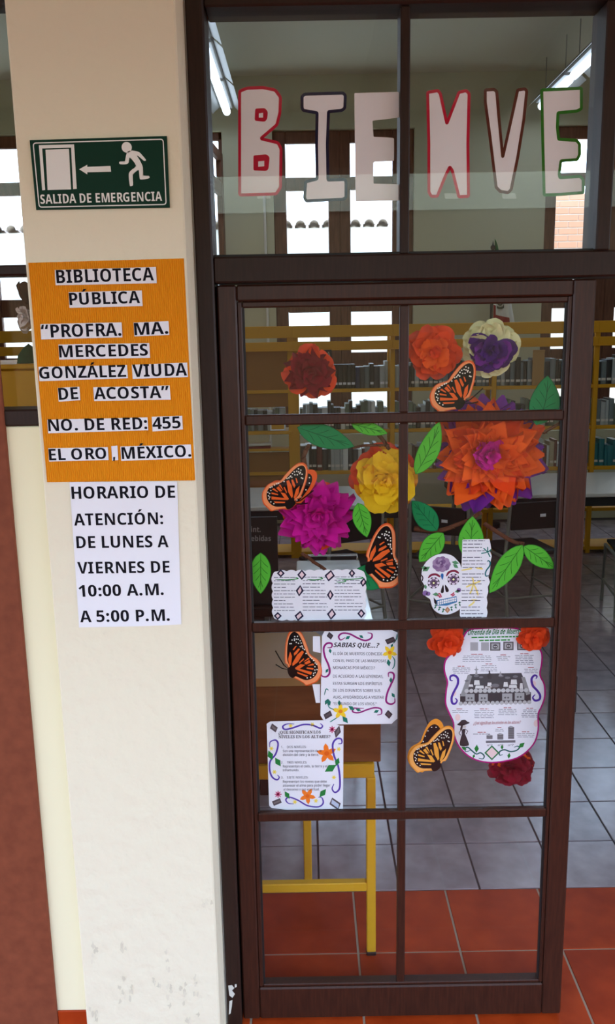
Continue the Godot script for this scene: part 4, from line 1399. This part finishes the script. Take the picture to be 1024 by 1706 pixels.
	g.poly(pts([830, 1126, 832, 1121, 833, 1117, 834, 1121, 836, 1126]), 0.0009)
	part("altar_print", g, M.print, t)
	# lady with a wide hat, three stacks of steps
	g = G.new()
	g.col = lin(60, 58, 62)
	g.poly(smooth(pts([761, 1207, 766, 1203, 768, 1200, 774, 1199, 778, 1202, 782, 1204, 776, 1207, 768, 1209]), true, 3), 0.0004)
	g.poly(smooth(pts([768, 1208, 771, 1207, 769, 1216, 766, 1216]), true, 3), 0.0004)
	g.poly(smooth(pts([769, 1216, 773, 1214, 775, 1217, 774, 1222, 779, 1234, 780, 1242, 766, 1242, 767, 1230, 769, 1223]), true, 3), 0.0005)
	g.stroke(pts([774, 1214, 779, 1218, 776, 1223]), 1.2 * PX, 0.0004)
	g.stroke(pts([768, 1216, 764, 1221, 767, 1225]), 1.2 * PX, 0.0004)
	g.col = lin(216, 210, 206)
	g.disc(p2(773.5, 1210.5), 3 * PX, 0.0006, 8)
	part("lady_print", g, M.print, t)
	g = G.new()
	for e in [[815, 1225, 6], [833, 1223, 9], [851, 1211, 20]]:
		var x: float = e[0]
		var y: float = e[1]
		g.col = lin(128, 128, 134)
		g.poly(pts([x - 5, y, x + 5, y, x + 5, y + e[2], x - 5, y + e[2]]), 0.0004)
		g.col = lin(168, 168, 172)
		g.poly(pts([x - 5, y, x - 1, y - 2, x + 5, y, x, y + 1.5]), 0.0005)
		g.col = lin(90, 90, 96)
		for k in int(e[2] / 3):
			g.poly(pts([x - 5, y + 2 + k * 3, x + 5, y + 2 + k * 3, x + 5, y + 2.6 + k * 3, x - 5, y + 2.6 + k * 3]), 0.0006)
	g.col = lin(120, 120, 126)
	g.poly(pts([809, 1234, 858, 1233, 858, 1237, 809, 1238]), 0.0004)
	part("steps_print", g, M.print, t)
	for e in [["nº2", 811], ["nº3", 829], ["nº7", 846]]:
		text(e[0], e[1], 1243, e[1] + 9, 1242.6, 3.2, "sans", M.grey_ink, t, 0.0005, "lettering", 0.0, 20)
	# marker scrolls
	g = G.new()
	var blu := lin(78, 54, 158)
	swirl(g, [754, 1134, 750, 1133, 750, 1127, 756, 1125, 762, 1130, 762, 1140, 756, 1152, 752, 1162, 753, 1171, 758, 1172, 761, 1167, 758, 1163], 3.2, blu)
	swirl(g, [892, 1131, 894, 1127, 890, 1125, 885, 1131, 887, 1142, 894, 1150, 899, 1158, 898, 1165, 891, 1167, 887, 1162, 891, 1157], 3.2, blu)
	var tl := lin(20, 96, 96)
	swirl(g, [783, 1250, 776, 1252, 774, 1247, 779, 1245, 785, 1250, 793, 1256, 800, 1254, 806, 1259, 804, 1264, 797, 1263], 1.9, tl)
	swirl(g, [837, 1257, 832, 1258, 832, 1252, 840, 1249, 850, 1252, 860, 1250, 865, 1245, 861, 1243, 856, 1245], 1.9, tl)
	for e in [[768, 1244, 8, 0.5], [793, 1254, 11, -1.5], [790, 1256, 6, 1.9], [836, 1249, 7, -1.6], [848, 1254, 8, 1.7], [863, 1246, 11, -0.7]]:
		small_leaf(g, e[0], e[1], e[2], e[3], lin(36, 128, 56))
	diamond(g, 819, 1254, 11, 11, lin(40, 128, 80), lin(240, 212, 212))
	for e in [[762, 1195, 5], [893, 1205, 5], [888, 1140, 5], [756, 1155, 4]]:
		g.col = lin(244, 216, 214)
		g.disc(p2(e[0], e[1]), e[2] * PX, 0.0002, 10, 1.4)
	part("marker_drawing", g, M.print, t)

# ---------------------------------------------------------------- furniture
func furniture() -> void:
	# trapezoid desk on a yellow frame right behind the door
	var t := thing("desk", "wooden trapezoid desk on yellow square-tube frame just behind the door", "desk", Vector3(-0.4, 0, -0.45))
	var g := G.new()
	var top := PackedVector2Array([Vector2(-0.16, 0.19), Vector2(0.605, 0.19), Vector2(0.42, -0.20), Vector2(0.02, -0.20)])
	var idx := Geometry2D.triangulate_polygon(top)
	for y in [0.925, 0.900]:
		for k in range(0, idx.size(), 3):
			g.tri(Vector3(top[idx[k]].x, y, top[idx[k]].y), Vector3(top[idx[k + 1]].x, y, top[idx[k + 1]].y), Vector3(top[idx[k + 2]].x, y, top[idx[k + 2]].y), Vector3(0, 1 if y > 0.91 else -1, 0))
	for k in 4:
		var p := top[k]
		var q := top[(k + 1) % 4]
		var mid := (p + q) / 2
		g.face(Vector3(p.x, 0.925, p.y), Vector3(q.x, 0.925, q.y), Vector3(q.x, 0.9, q.y), Vector3(p.x, 0.9, p.y), Vector3(mid.x, 0, mid.y))
	part("desk_top", g, M.tan_wood, t)
	g = G.new()
	g.box(Vector3(-0.16, 0.652, 0.165), Vector3(0.605, 0.898, 0.185), 0.003)
	part("front_panel", g, M.desk_wood, t)
	g = G.new()
	g.box(Vector3(-0.15, 0.606, 0.168), Vector3(0.585, 0.651, 0.196), 0.003)
	part("upper_rail", g, M.yellow_metal, t)
	g = G.new()
	g.box(Vector3(-0.112, 0.226, 0.169), Vector3(0.561, 0.256, 0.196), 0.003)
	part("lower_rail", g, M.yellow_metal, t)
	for e in [[0.561, 0.168], [-0.14, 0.168], [0.366, -0.185], [0.03, -0.185]]:
		g = G.new()
		g.box(Vector3(e[0], 0.012, e[1]), Vector3(e[0] + 0.028, 0.899 if e[1] < 0 else 0.606, e[1] + 0.028), 0.003)
		var leg := part("leg", g, M.yellow_metal, t)
		g = G.new()
		g.box(Vector3(e[0] - 0.001, 0.0, e[1] - 0.001), Vector3(e[0] + 0.029, 0.014, e[1] + 0.029), 0.003)
		part("rubber_foot", g, M.black_plastic, leg)
	# narrow white reading table with a chrome rail
	t = thing("white_table", "glossy white narrow table with chrome back rail, behind the scalloped sheet", "table", Vector3(0.0, 0, -1.75))
	g = G.new()
	g.box(Vector3(-0.06, 0.735, -0.45), Vector3(0.262, 0.757, 0.55), 0.005)
	part("table_top", g, M.white_laminate, t)
	g = G.new()
	g.tube(PackedVector3Array([Vector3(0.0, 0.757, -0.44), Vector3(0.0, 0.785, -0.44), Vector3(0.25, 0.785, -0.44), Vector3(0.25, 0.757, -0.44)]), 0.007)
	part("back_rail", g, M.chrome, t)
	for e in [[-0.04, -0.42], [0.24, -0.42], [-0.04, 0.52], [0.24, 0.52]]:
		g = G.new()
		g.tube(PackedVector3Array([Vector3(e[0], 0.0, e[1]), Vector3(e[0], 0.735, e[1])]), 0.012)
		part("leg", g, M.grey_tube, t)
	# dark stand with red artificial flowers, at the left stile
	t = thing("plant_stand", "dark wooden stand with red flowers on it, left behind the door glass", "stand", Vector3(-0.42, 0, -1.4))
	g = G.new()
	g.box(Vector3(-0.30, 0.80, -0.22), Vector3(0.28, 0.84, 0.22), 0.006)
	part("stand_top", g, M.frame_wood, t)
	g = G.new()
	g.box(Vector3(-0.26, 0.08, -0.18), Vector3(0.24, 0.80, 0.18), 0.004)
	part("cabinet_body", g, M.frame_wood, t)
	for e in [[-0.26, -0.18], [0.2, -0.18], [-0.26, 0.14], [0.2, 0.14]]:
		g = G.new()
		g.box(Vector3(e[0], 0, e[1]), Vector3(e[0] + 0.04, 0.08, e[1] + 0.04), 0.003)
		part("leg", g, M.frame_wood, t)
	t = thing("notice_card", "black card with grey lettering standing on the dark stand", "sign", Vector3(-0.42, 0.84, -1.22))
	g = G.new()
	g.box(Vector3(-0.02, 0, -0.004), Vector3(0.30, 0.36, 0.004), 0.001)
	part("card", g, M.black_plastic, t)
	plane = -1.21
	org = t.position
	org.z = plane
	text("int.", 418, 887, 434, 887, 9, "sans_bold", M.pale_grey_ink, t, 0.0045, "lettering", 0.0, 24)
	text("ebidas", 418, 902, 451, 902, 9, "sans_bold", M.pale_grey_ink, t, 0.0045, "lettering", 0.0, 24)
	t = thing("red_flowers", "bunch of red artificial flowers with dark leaves in a vase on the dark stand", "flowers", Vector3(-0.44, 0.84, -1.46))
	g = G.new()
	g.lathe(PackedVector2Array([Vector2(0.0, 0.0), Vector2(0.055, 0.0), Vector2(0.075, 0.07), Vector2(0.06, 0.15), Vector2(0.045, 0.19), Vector2(0.05, 0.2), Vector2(0.04, 0.2)]))
	part("vase", g, M.black_plastic, t)
	var r := RandomNumberGenerator.new()
	r.seed = 5
	for k in 26:
		var a := r.randf() * TAU
		var e := r.randf_range(0.2, 1.2)
		var b := Basis(Vector3(0, 1, 0), a) * Basis(Vector3(1, 0, 0), e)
		var s := r.randf_range(0.10, 0.17)
		put("leaf" if k % 3 else "petal", petal_shapes_ready()[(k % 6) * 2], t, Transform3D(b.scaled_local(Vector3(s, s, s)), Vector3(0, 0.22 + r.randf() * 0.1, 0) + b.y * 0.06), M.foam_plant_green if k % 3 else M.tissue_deep_red)
	# yellow cabinet with a pale rose behind the side window
	t = thing("yellow_cabinet", "mustard yellow cabinet right behind the window left of the pillar", "cabinet", Vector3(-1.3, 0, -0.33))
	var ct := pix(40, 607, -0.10).y
	g = G.new()
	g.box(Vector3(-0.9, 0.0, -0.2), Vector3(0.69, ct - 0.012, 0.2), 0.006)
	part("body", g, M.shelf_yellow, t)
	g = G.new()
	g.box(Vector3(-0.92, ct - 0.012, -0.21), Vector3(0.70, ct, 0.22), 0.004)
	part("cabinet_top", g, M.shelf_yellow, t)
	var fp := pix(50, 606, -0.2)
	t = thing("white_rose", "pale pink and white artificial rose in green wrap, half hidden by the pillar", "flower", Vector3(fp.x, ct, -0.2))
	g = G.new()
	g.lathe(PackedVector2Array([Vector2(0.0, 0.0), Vector2(0.034, 0.0), Vector2(0.03, 0.02), Vector2(0.014, 0.04), Vector2(0.0, 0.05)]), Vector3.ZERO, 10)
	part("wrap", g, M.foam_plant_green, t)
	for k in 34:
		var a := r.randf() * TAU
		var e := r.randf_range(-0.3, 1.6)
		var b := Basis(Vector3(0, 1, 0), a) * Basis(Vector3(1, 0, 0), e)
		var s := r.randf_range(0.03, 0.05)
		put("petal", petal_shapes_ready()[(k % 6) * 2 + 1], t, Transform3D(b.scaled_local(Vector3(s, s, s)), Vector3(0, 0.085 + r.randf_range(-0.01, 0.015), 0) - b.z * 0.012), M.tissue_pale_pink)
	for k in 5:
		var b := Basis(Vector3(0, 1, 0), k * 1.3) * Basis(Vector3(1, 0, 0), 0.4)
		put("dried_bud", petal_shapes_ready()[(k % 6) * 2 + 1], t, Transform3D(b.scaled_local(Vector3(0.04, 0.06, 0.04)), Vector3(0.008, 0.15, 0)), M.twine)
	# reading tables
	for e in [[1.95, -4.35, 1.7, 0.9, "grey-topped reading table by the open doorway"], [0.15, -4.0, 1.2, 0.75, "grey-topped reading table behind the yellow flower"]]:
		t = thing("reading_table", e[4], "table", Vector3(e[0], 0, e[1]), "reading tables")
		g = G.new()
		g.box(Vector3(-e[2] / 2, 0.725, -e[3] / 2), Vector3(e[2] / 2, 0.755, e[3] / 2), 0.006)
		part("table_top", g, M.table_top, t)
		g = G.new()
		g.box(Vector3(-e[2] / 2 + 0.01, 0.66, -e[3] / 2 + 0.01), Vector3(e[2] / 2 - 0.01, 0.725, e[3] / 2 - 0.01), 0.004)
		part("apron", g, M.black_plastic, t)
		for sx in [-1, 1]:
			for sz in [-1, 1]:
				g = G.new()
				var lx: float = sx * (e[2] / 2 - 0.08)
				var lz: float = sz * (e[3] / 2 - 0.07)
				g.tube(PackedVector3Array([Vector3(lx, 0, lz), Vector3(lx, 0.66, lz)]), 0.018)
				part("leg", g, M.grey_tube, t)
	# tube chairs
	for e in [[1.45, -3.62, 12.0, "tube chair with black back nearest the right stile of the door"], [0.93, -3.5, -25.0, "tube chair behind the paper stems, between the two tables"], [2.25, -3.55, -8.0, "tube chair seen through the open doorway"], [0.2, -3.35, 30.0, "tube chair behind the yellow flower's table edge"]]:
		chair(Vector3(e[0], 0, e[1]), deg_to_rad(e[2]), e[3])
	# flag on a pole by the back wall
	var fx := pix(818, 520, -6.2)
	t = thing("flag", "tricolour flag with dark emblem on a black pole between the back windows", "flag", Vector3(fx.x, 0, -6.2))
	g = G.new()
	g.tube(PackedVector3Array([Vector3(0, 0.1, 0), Vector3(0, pix(823, 415, -6.2).y, 0)]), 0.014)
	part("pole", g, M.black_plastic, t)
	g = G.new()
	g.lathe(PackedVector2Array([Vector2(0, 0), Vector2(0.14, 0), Vector2(0.14, 0.04), Vector2(0.03, 0.08), Vector2(0.03, 0.14)]))
	part("foot", g, M.black_plastic, t)
	g = G.new()
	g.lathe(PackedVector2Array([Vector2(0.0, 0.0), Vector2(0.02, 0.01), Vector2(0.024, 0.03), Vector2(0.008, 0.05), Vector2(0.0, 0.09)]), Vector3(0, pix(823, 415, -6.2).y - 0.01, 0), 8)
	part("finial", g, M.black_plastic, t)
	g = G.new()
	var hi := 2.72
	for k in 8:
		for j in 10:
			var c := [Vector2(k, j), Vector2(k + 1, j), Vector2(k + 1, j + 1), Vector2(k, j + 1)]
			var q := []
			for u in c:
				var x: float = u.x / 8.0
				var y: float = u.y / 10.0
				q.append(Vector3(0.015 + x * (0.10 + 0.13 * y), hi - y * 0.85 - x * 0.25 * (1 - y), 0.018 * sin(x * 9.0 + y * 2.0)))
			var m: Vector2 = Vector2(k + 0.5, j + 0.5)
			var split: float = m.y / 10.0 + m.x / 8.0 * -0.22
			g.col = lin(30, 100, 60) if split < 0.28 else (lin(226, 226, 222) if split < 0.74 - m.x / 8.0 * 0.06 else lin(150, 24, 34))
			g.face(q[0], q[1], q[2], q[3], Vector3(0, 0, 1))
	part("cloth", g, M.print, t)
	plane = -6.17
	org = t.position
	org.z = plane
	g = G.new()
	g.col = lin(62, 70, 56)
	g.stroke(smooth(pts([824, 505, 828, 511, 834, 513, 840, 511, 842, 505]), false, 5), 0.02, 0.0)
	g.stroke(smooth(pts([828, 503, 834, 508, 839, 503]), false, 5), 0.016, 0.0)
	part("emblem", g, M.print, t)

func petal_shapes_ready() -> Array:
	if petal_shapes.is_empty():
		var q := RandomNumberGenerator.new()
		q.seed = 99
		for k in 12:
			petal_shapes.append(petal_mesh(k % 2, q).mesh())
	return petal_shapes

func chair(at: Vector3, turn: float, label: String) -> void:
	var t := thing("tube_chair", label, "chair", at, "tube chairs round the reading tables")
	t.rotation.y = turn
	var g := G.new()
	g.box(Vector3(-0.19, 0.43, -0.20), Vector3(0.19, 0.455, 0.18), 0.01)
	part("seat", g, M.black_plastic, t)
	g = G.new()
	g.box(Vector3(-0.18, 0.62, 0.205), Vector3(0.18, 0.80, 0.222), 0.008)
	part("backrest", g, M.black_plastic, t)
	for s in [-0.2, 0.2]:
		g = G.new()
		g.tube(PackedVector3Array([Vector3(s, 0.0, 0.25), Vector3(s, 0.43, 0.18), Vector3(s * 0.98, 0.60, 0.205), Vector3(s * 0.95, 0.83, 0.225)]), 0.012)
		part("leg", g, M.grey_tube, t)
		g = G.new()
		g.tube(PackedVector3Array([Vector3(s, 0.0, -0.22), Vector3(s, 0.42, -0.18), Vector3(s, 0.425, 0.18)]), 0.012)
		part("leg", g, M.grey_tube, t)
		g = G.new()
		g.tube(PackedVector3Array([Vector3(s, 0.16, -0.206), Vector3(s, 0.16, 0.224)]), 0.008)
		part("stretcher", g, M.grey_tube, t)
	g = G.new()
	g.tube(PackedVector3Array([Vector3(-0.2, 0.16, 0.224), Vector3(0.2, 0.16, 0.224)]), 0.008)
	part("stretcher", g, M.grey_tube, t)
	g = G.new()
	g.box(Vector3(0.02, 0.70, 0.2225), Vector3(0.06, 0.72, 0.2235), 0.0)
	part("sticker", g, M.paper, t)

# ---------------------------------------------------------------- book shelves
func shelves() -> void:
	var zf := -5.1
	var zb := -5.38
	var posts := [-3.5, -2.65, -1.8, -0.95, -0.1, 0.72, 1.56, 2.4, 3.24]
	var boards := [1.44, 1.10, 0.755, 0.40, 0.06]
	var t := thing("bookshelf", "long yellow metal bookshelf standing before the back windows", "bookshelf", Vector3(0, 0, zf))
	for i in posts.size():
		var w := 0.045 if i == 4 else 0.02
		for z in [zf, zb + 0.04]:
			block("post", Vector3(posts[i] - w, 0, z - 0.04), Vector3(posts[i] + w, 1.93, z), M.shelf_yellow, t, 0.004)
	for i in posts.size() - 1:
		var x0: float = posts[i] + 0.02
		var x1: float = posts[i + 1] - 0.02
		block("top_beam", Vector3(posts[i], 1.86, zf), Vector3(posts[i + 1], 1.955, zf + 0.015), M.shelf_yellow, t, 0.003)
		block("lower_beam", Vector3(posts[i], 1.762, zf), Vector3(posts[i + 1], 1.828, zf + 0.012), M.shelf_yellow, t, 0.003)
		block("beam_lip", Vector3(posts[i], 1.755, zf), Vector3(posts[i + 1], 1.763, zf + 0.03), M.shelf_yellow, t, 0.002)
		for b in boards:
			block("shelf_board", Vector3(x0, b - 0.028, zb), Vector3(x1, b, zf + 0.004), M.shelf_yellow, t, 0.003)
	block("back_panel", Vector3(-0.93, 1.30, zf - 0.03), Vector3(-0.145, 1.76, zf - 0.012), M.shelf_panel, t, 0.003, "brown-yellow closed panel")
	block("back_panel", Vector3(-0.93, 0.43, zf - 0.03), Vector3(-0.145, 0.92, zf - 0.012), M.shelf_panel, t, 0.003, "brown-yellow closed panel")
	block("magazine_ledge", Vector3(-0.93, 0.935, zf - 0.12), Vector3(-0.145, 0.955, zf + 0.03), M.shelf_yellow, t, 0.003)
	# black subject sign
	start(524, 589, zf + 0.032)
	t = thing("subject_sign", "black sign reading LITERATURA hanging on the shelf beam behind the dark red flower", "sign", org)
	var g := G.new()
	g.poly(pts([496, 584, 552, 582.5, 553, 597, 497, 598.5]), 0.0, 0.003)
	part("plate", g, M.black_plastic, t)
	text("LITERATURA", 500, 595, 550, 593.5, 7.5, "sans_bold", M.pale_grey_ink, t, 0.0006, "lettering", 0.0, 24)
	# books, one by one
	var ink := {"black": [30, 30, 34], "dark grey": [66, 68, 72], "slate grey": [112, 124, 130], "pale grey": [172, 178, 180], "white": [222, 224, 224], "teal": [30, 110, 120], "navy blue": [36, 48, 88], "dark red": [104, 36, 40], "brown": [96, 70, 52], "grey-green": [104, 118, 104], "beige": [176, 164, 140]}
	for k in ink:
		var m := mat("book_" + k.replace(" ", "_"), rgb(ink[k][0], ink[k][1], ink[k][2]), 0.45, 0.5)
		m.clearcoat_enabled = true
		m.clearcoat = 0.3
	var ord := ["first", "second", "third", "fourth", "fifth", "sixth", "seventh", "eighth", "ninth", "tenth", "eleventh", "twelfth", "thirteenth", "fourteenth", "fifteenth", "sixteenth", "seventeenth", "eighteenth", "nineteenth", "twentieth", "twenty-first", "twenty-second", "twenty-third", "twenty-fourth", "twenty-fifth", "twenty-sixth", "twenty-seventh", "twenty-eighth", "twenty-ninth", "thirtieth"]
	var bays := [[-0.055, 0.70, "under the black sign"], [0.74, 1.54, "behind the upper right flowers"], [1.58, 2.38, "behind the upright dark green leaf"], [2.42, 2.66, "in the open doorway"], [-0.92, -0.16, "left of the black sign"], [-2.62, -2.3, "behind the pale rose"]]
	var rows := ["top", "second", "third"]
	var mixes := [["black", "black", "black", "dark grey", "slate grey", "dark grey", "slate grey", "black", "pale grey", "navy blue"], ["dark grey", "slate grey", "grey-green", "pale grey", "black", "dark grey", "white", "slate grey", "grey-green"], ["dark grey", "pale grey", "dark red", "beige", "slate grey", "navy blue", "black", "pale grey", "brown", "white"]]
	for b in bays.size():
		for rw in 3:
			if b == 4 and rw == 0 or b == 5 and rw > 0:
				continue
			if b == 4 and rw == 2:
				continue
			var x: float = bays[b][0] + 0.004
			var n := 0
			while x < bays[b][1] - 0.02 and n < 30:
				var w := rng.randf_range(0.022, 0.05)
				var h := rng.randf_range(0.17, 0.235)
				if rw == 0 and b == 0 and x < 0.40:
					w = 0.036
					h = 0.196
				if b == 4:
					h = rng.randf_range(0.15, 0.192)
				var mix: Array = mixes[rw]
				var c: String = mix[rng.randi() % mix.size()]
				if rw == 0 and b == 0 and x < 0.40:
					c = "black"
				if rw == 2 and b == 3:
					c = "teal"
				if x + w > bays[b][1] - 0.004:
					break
				var at := Vector3(x, boards[rw] + 0.001, zf - 0.02 - rng.randf() * 0.03)
				var lean := 0.0
				var k := thing("book", "%s book, %s from left in the %s row %s" % [c, ord[n], rows[rw], bays[b][2]], "book", at, "books on the yellow shelf")
				k.rotation.z = lean
				var gb := G.new()
				# covers, a rounded spine toward the reader, and a page block
				var prof := PackedVector2Array([Vector2(0.0, -0.004), Vector2(w * 0.2, 0.001), Vector2(w * 0.5, 0.003), Vector2(w * 0.8, 0.001), Vector2(w - 0.0008, -0.004)])
				for i in 4:
					gb.face(Vector3(prof[i].x, 0, prof[i].y), Vector3(prof[i + 1].x, 0, prof[i + 1].y), Vector3(prof[i + 1].x, h, prof[i + 1].y), Vector3(prof[i].x, h, prof[i].y), Vector3(0, 0, 1))
				gb.box(Vector3(0, 0, -0.17), Vector3(w - 0.0008, h, -0.004), 0.001)
				part("cover", gb, M["book_" + c.replace(" ", "_")], k)
				if h > 0.18 and c != "white":
					var lb := G.new()
					lb.face(Vector3(w * 0.12, 0.03, 0.0036), Vector3(w * 0.88, 0.03, 0.0036), Vector3(w * 0.88, 0.05, 0.0036), Vector3(w * 0.12, 0.05, 0.0036), Vector3(0, 0, 1))
					part("spine_label", lb, M.paper if rw == 0 and b == 0 else M.table_top, k)
				x += w
				n += 1
	# a brown box and an upright magazine frame among the books
	t = thing("file_box", "tall brown file box on the top row beside the upright green leaf", "box", Vector3(pix(895, 640, zf).x, 1.441, zf + 0.002))
	g = G.new()
	g.box(Vector3(-0.045, 0.0, -0.02), Vector3(0.05, 0.28, 0.0), 0.003)
	part("carton", g, M.tan_wood, t)
	g = G.new()
	g.box(Vector3(-0.047, 0.275, -0.021), Vector3(0.052, 0.288, 0.002), 0.003)
	part("lid", g, M.tan_wood, t)
	t = thing("picture_frame", "small cream-edged frame leaning on the second row left of the black sign", "frame", Vector3(-0.30, 1.102, zf - 0.014))
	for e in [[0, 0, 0.13, 0.012], [0, 0, 0.012, 0.11], [0.118, 0, 0.13, 0.11], [0, 0.10, 0.13, 0.112]]:
		g = G.new()
		g.box(Vector3(e[0], e[1], 0), Vector3(e[2], e[3], 0.012), 0.002)
		part("frame_side", g, M.paper, t)
	g = G.new()
	g.box(Vector3(0.012, 0.012, 0.002), Vector3(0.118, 0.10, 0.006), 0.0)
	part("picture", g, M.shelf_yellow, t)
	for k in 2:
		t = thing("magazine", ["dark red magazine lying on the ledge left of the black sign", "thin white magazine lying askew on the ledge left of the black sign"][k], "magazine", Vector3([-0.85, -0.57][k], 0.956 + 0.018 * k, zf - 0.02), "magazines on the ledge")
		g = G.new()
		g.box(Vector3(0, 0, -0.08), Vector3(0.55 if k == 0 else 0.28, 0.016, 0.03), 0.002)
		t.rotation.z = 0.0 if k == 0 else 0.03
		part("pages", g, M.tissue_maroon if k == 0 else M.table_top, t)
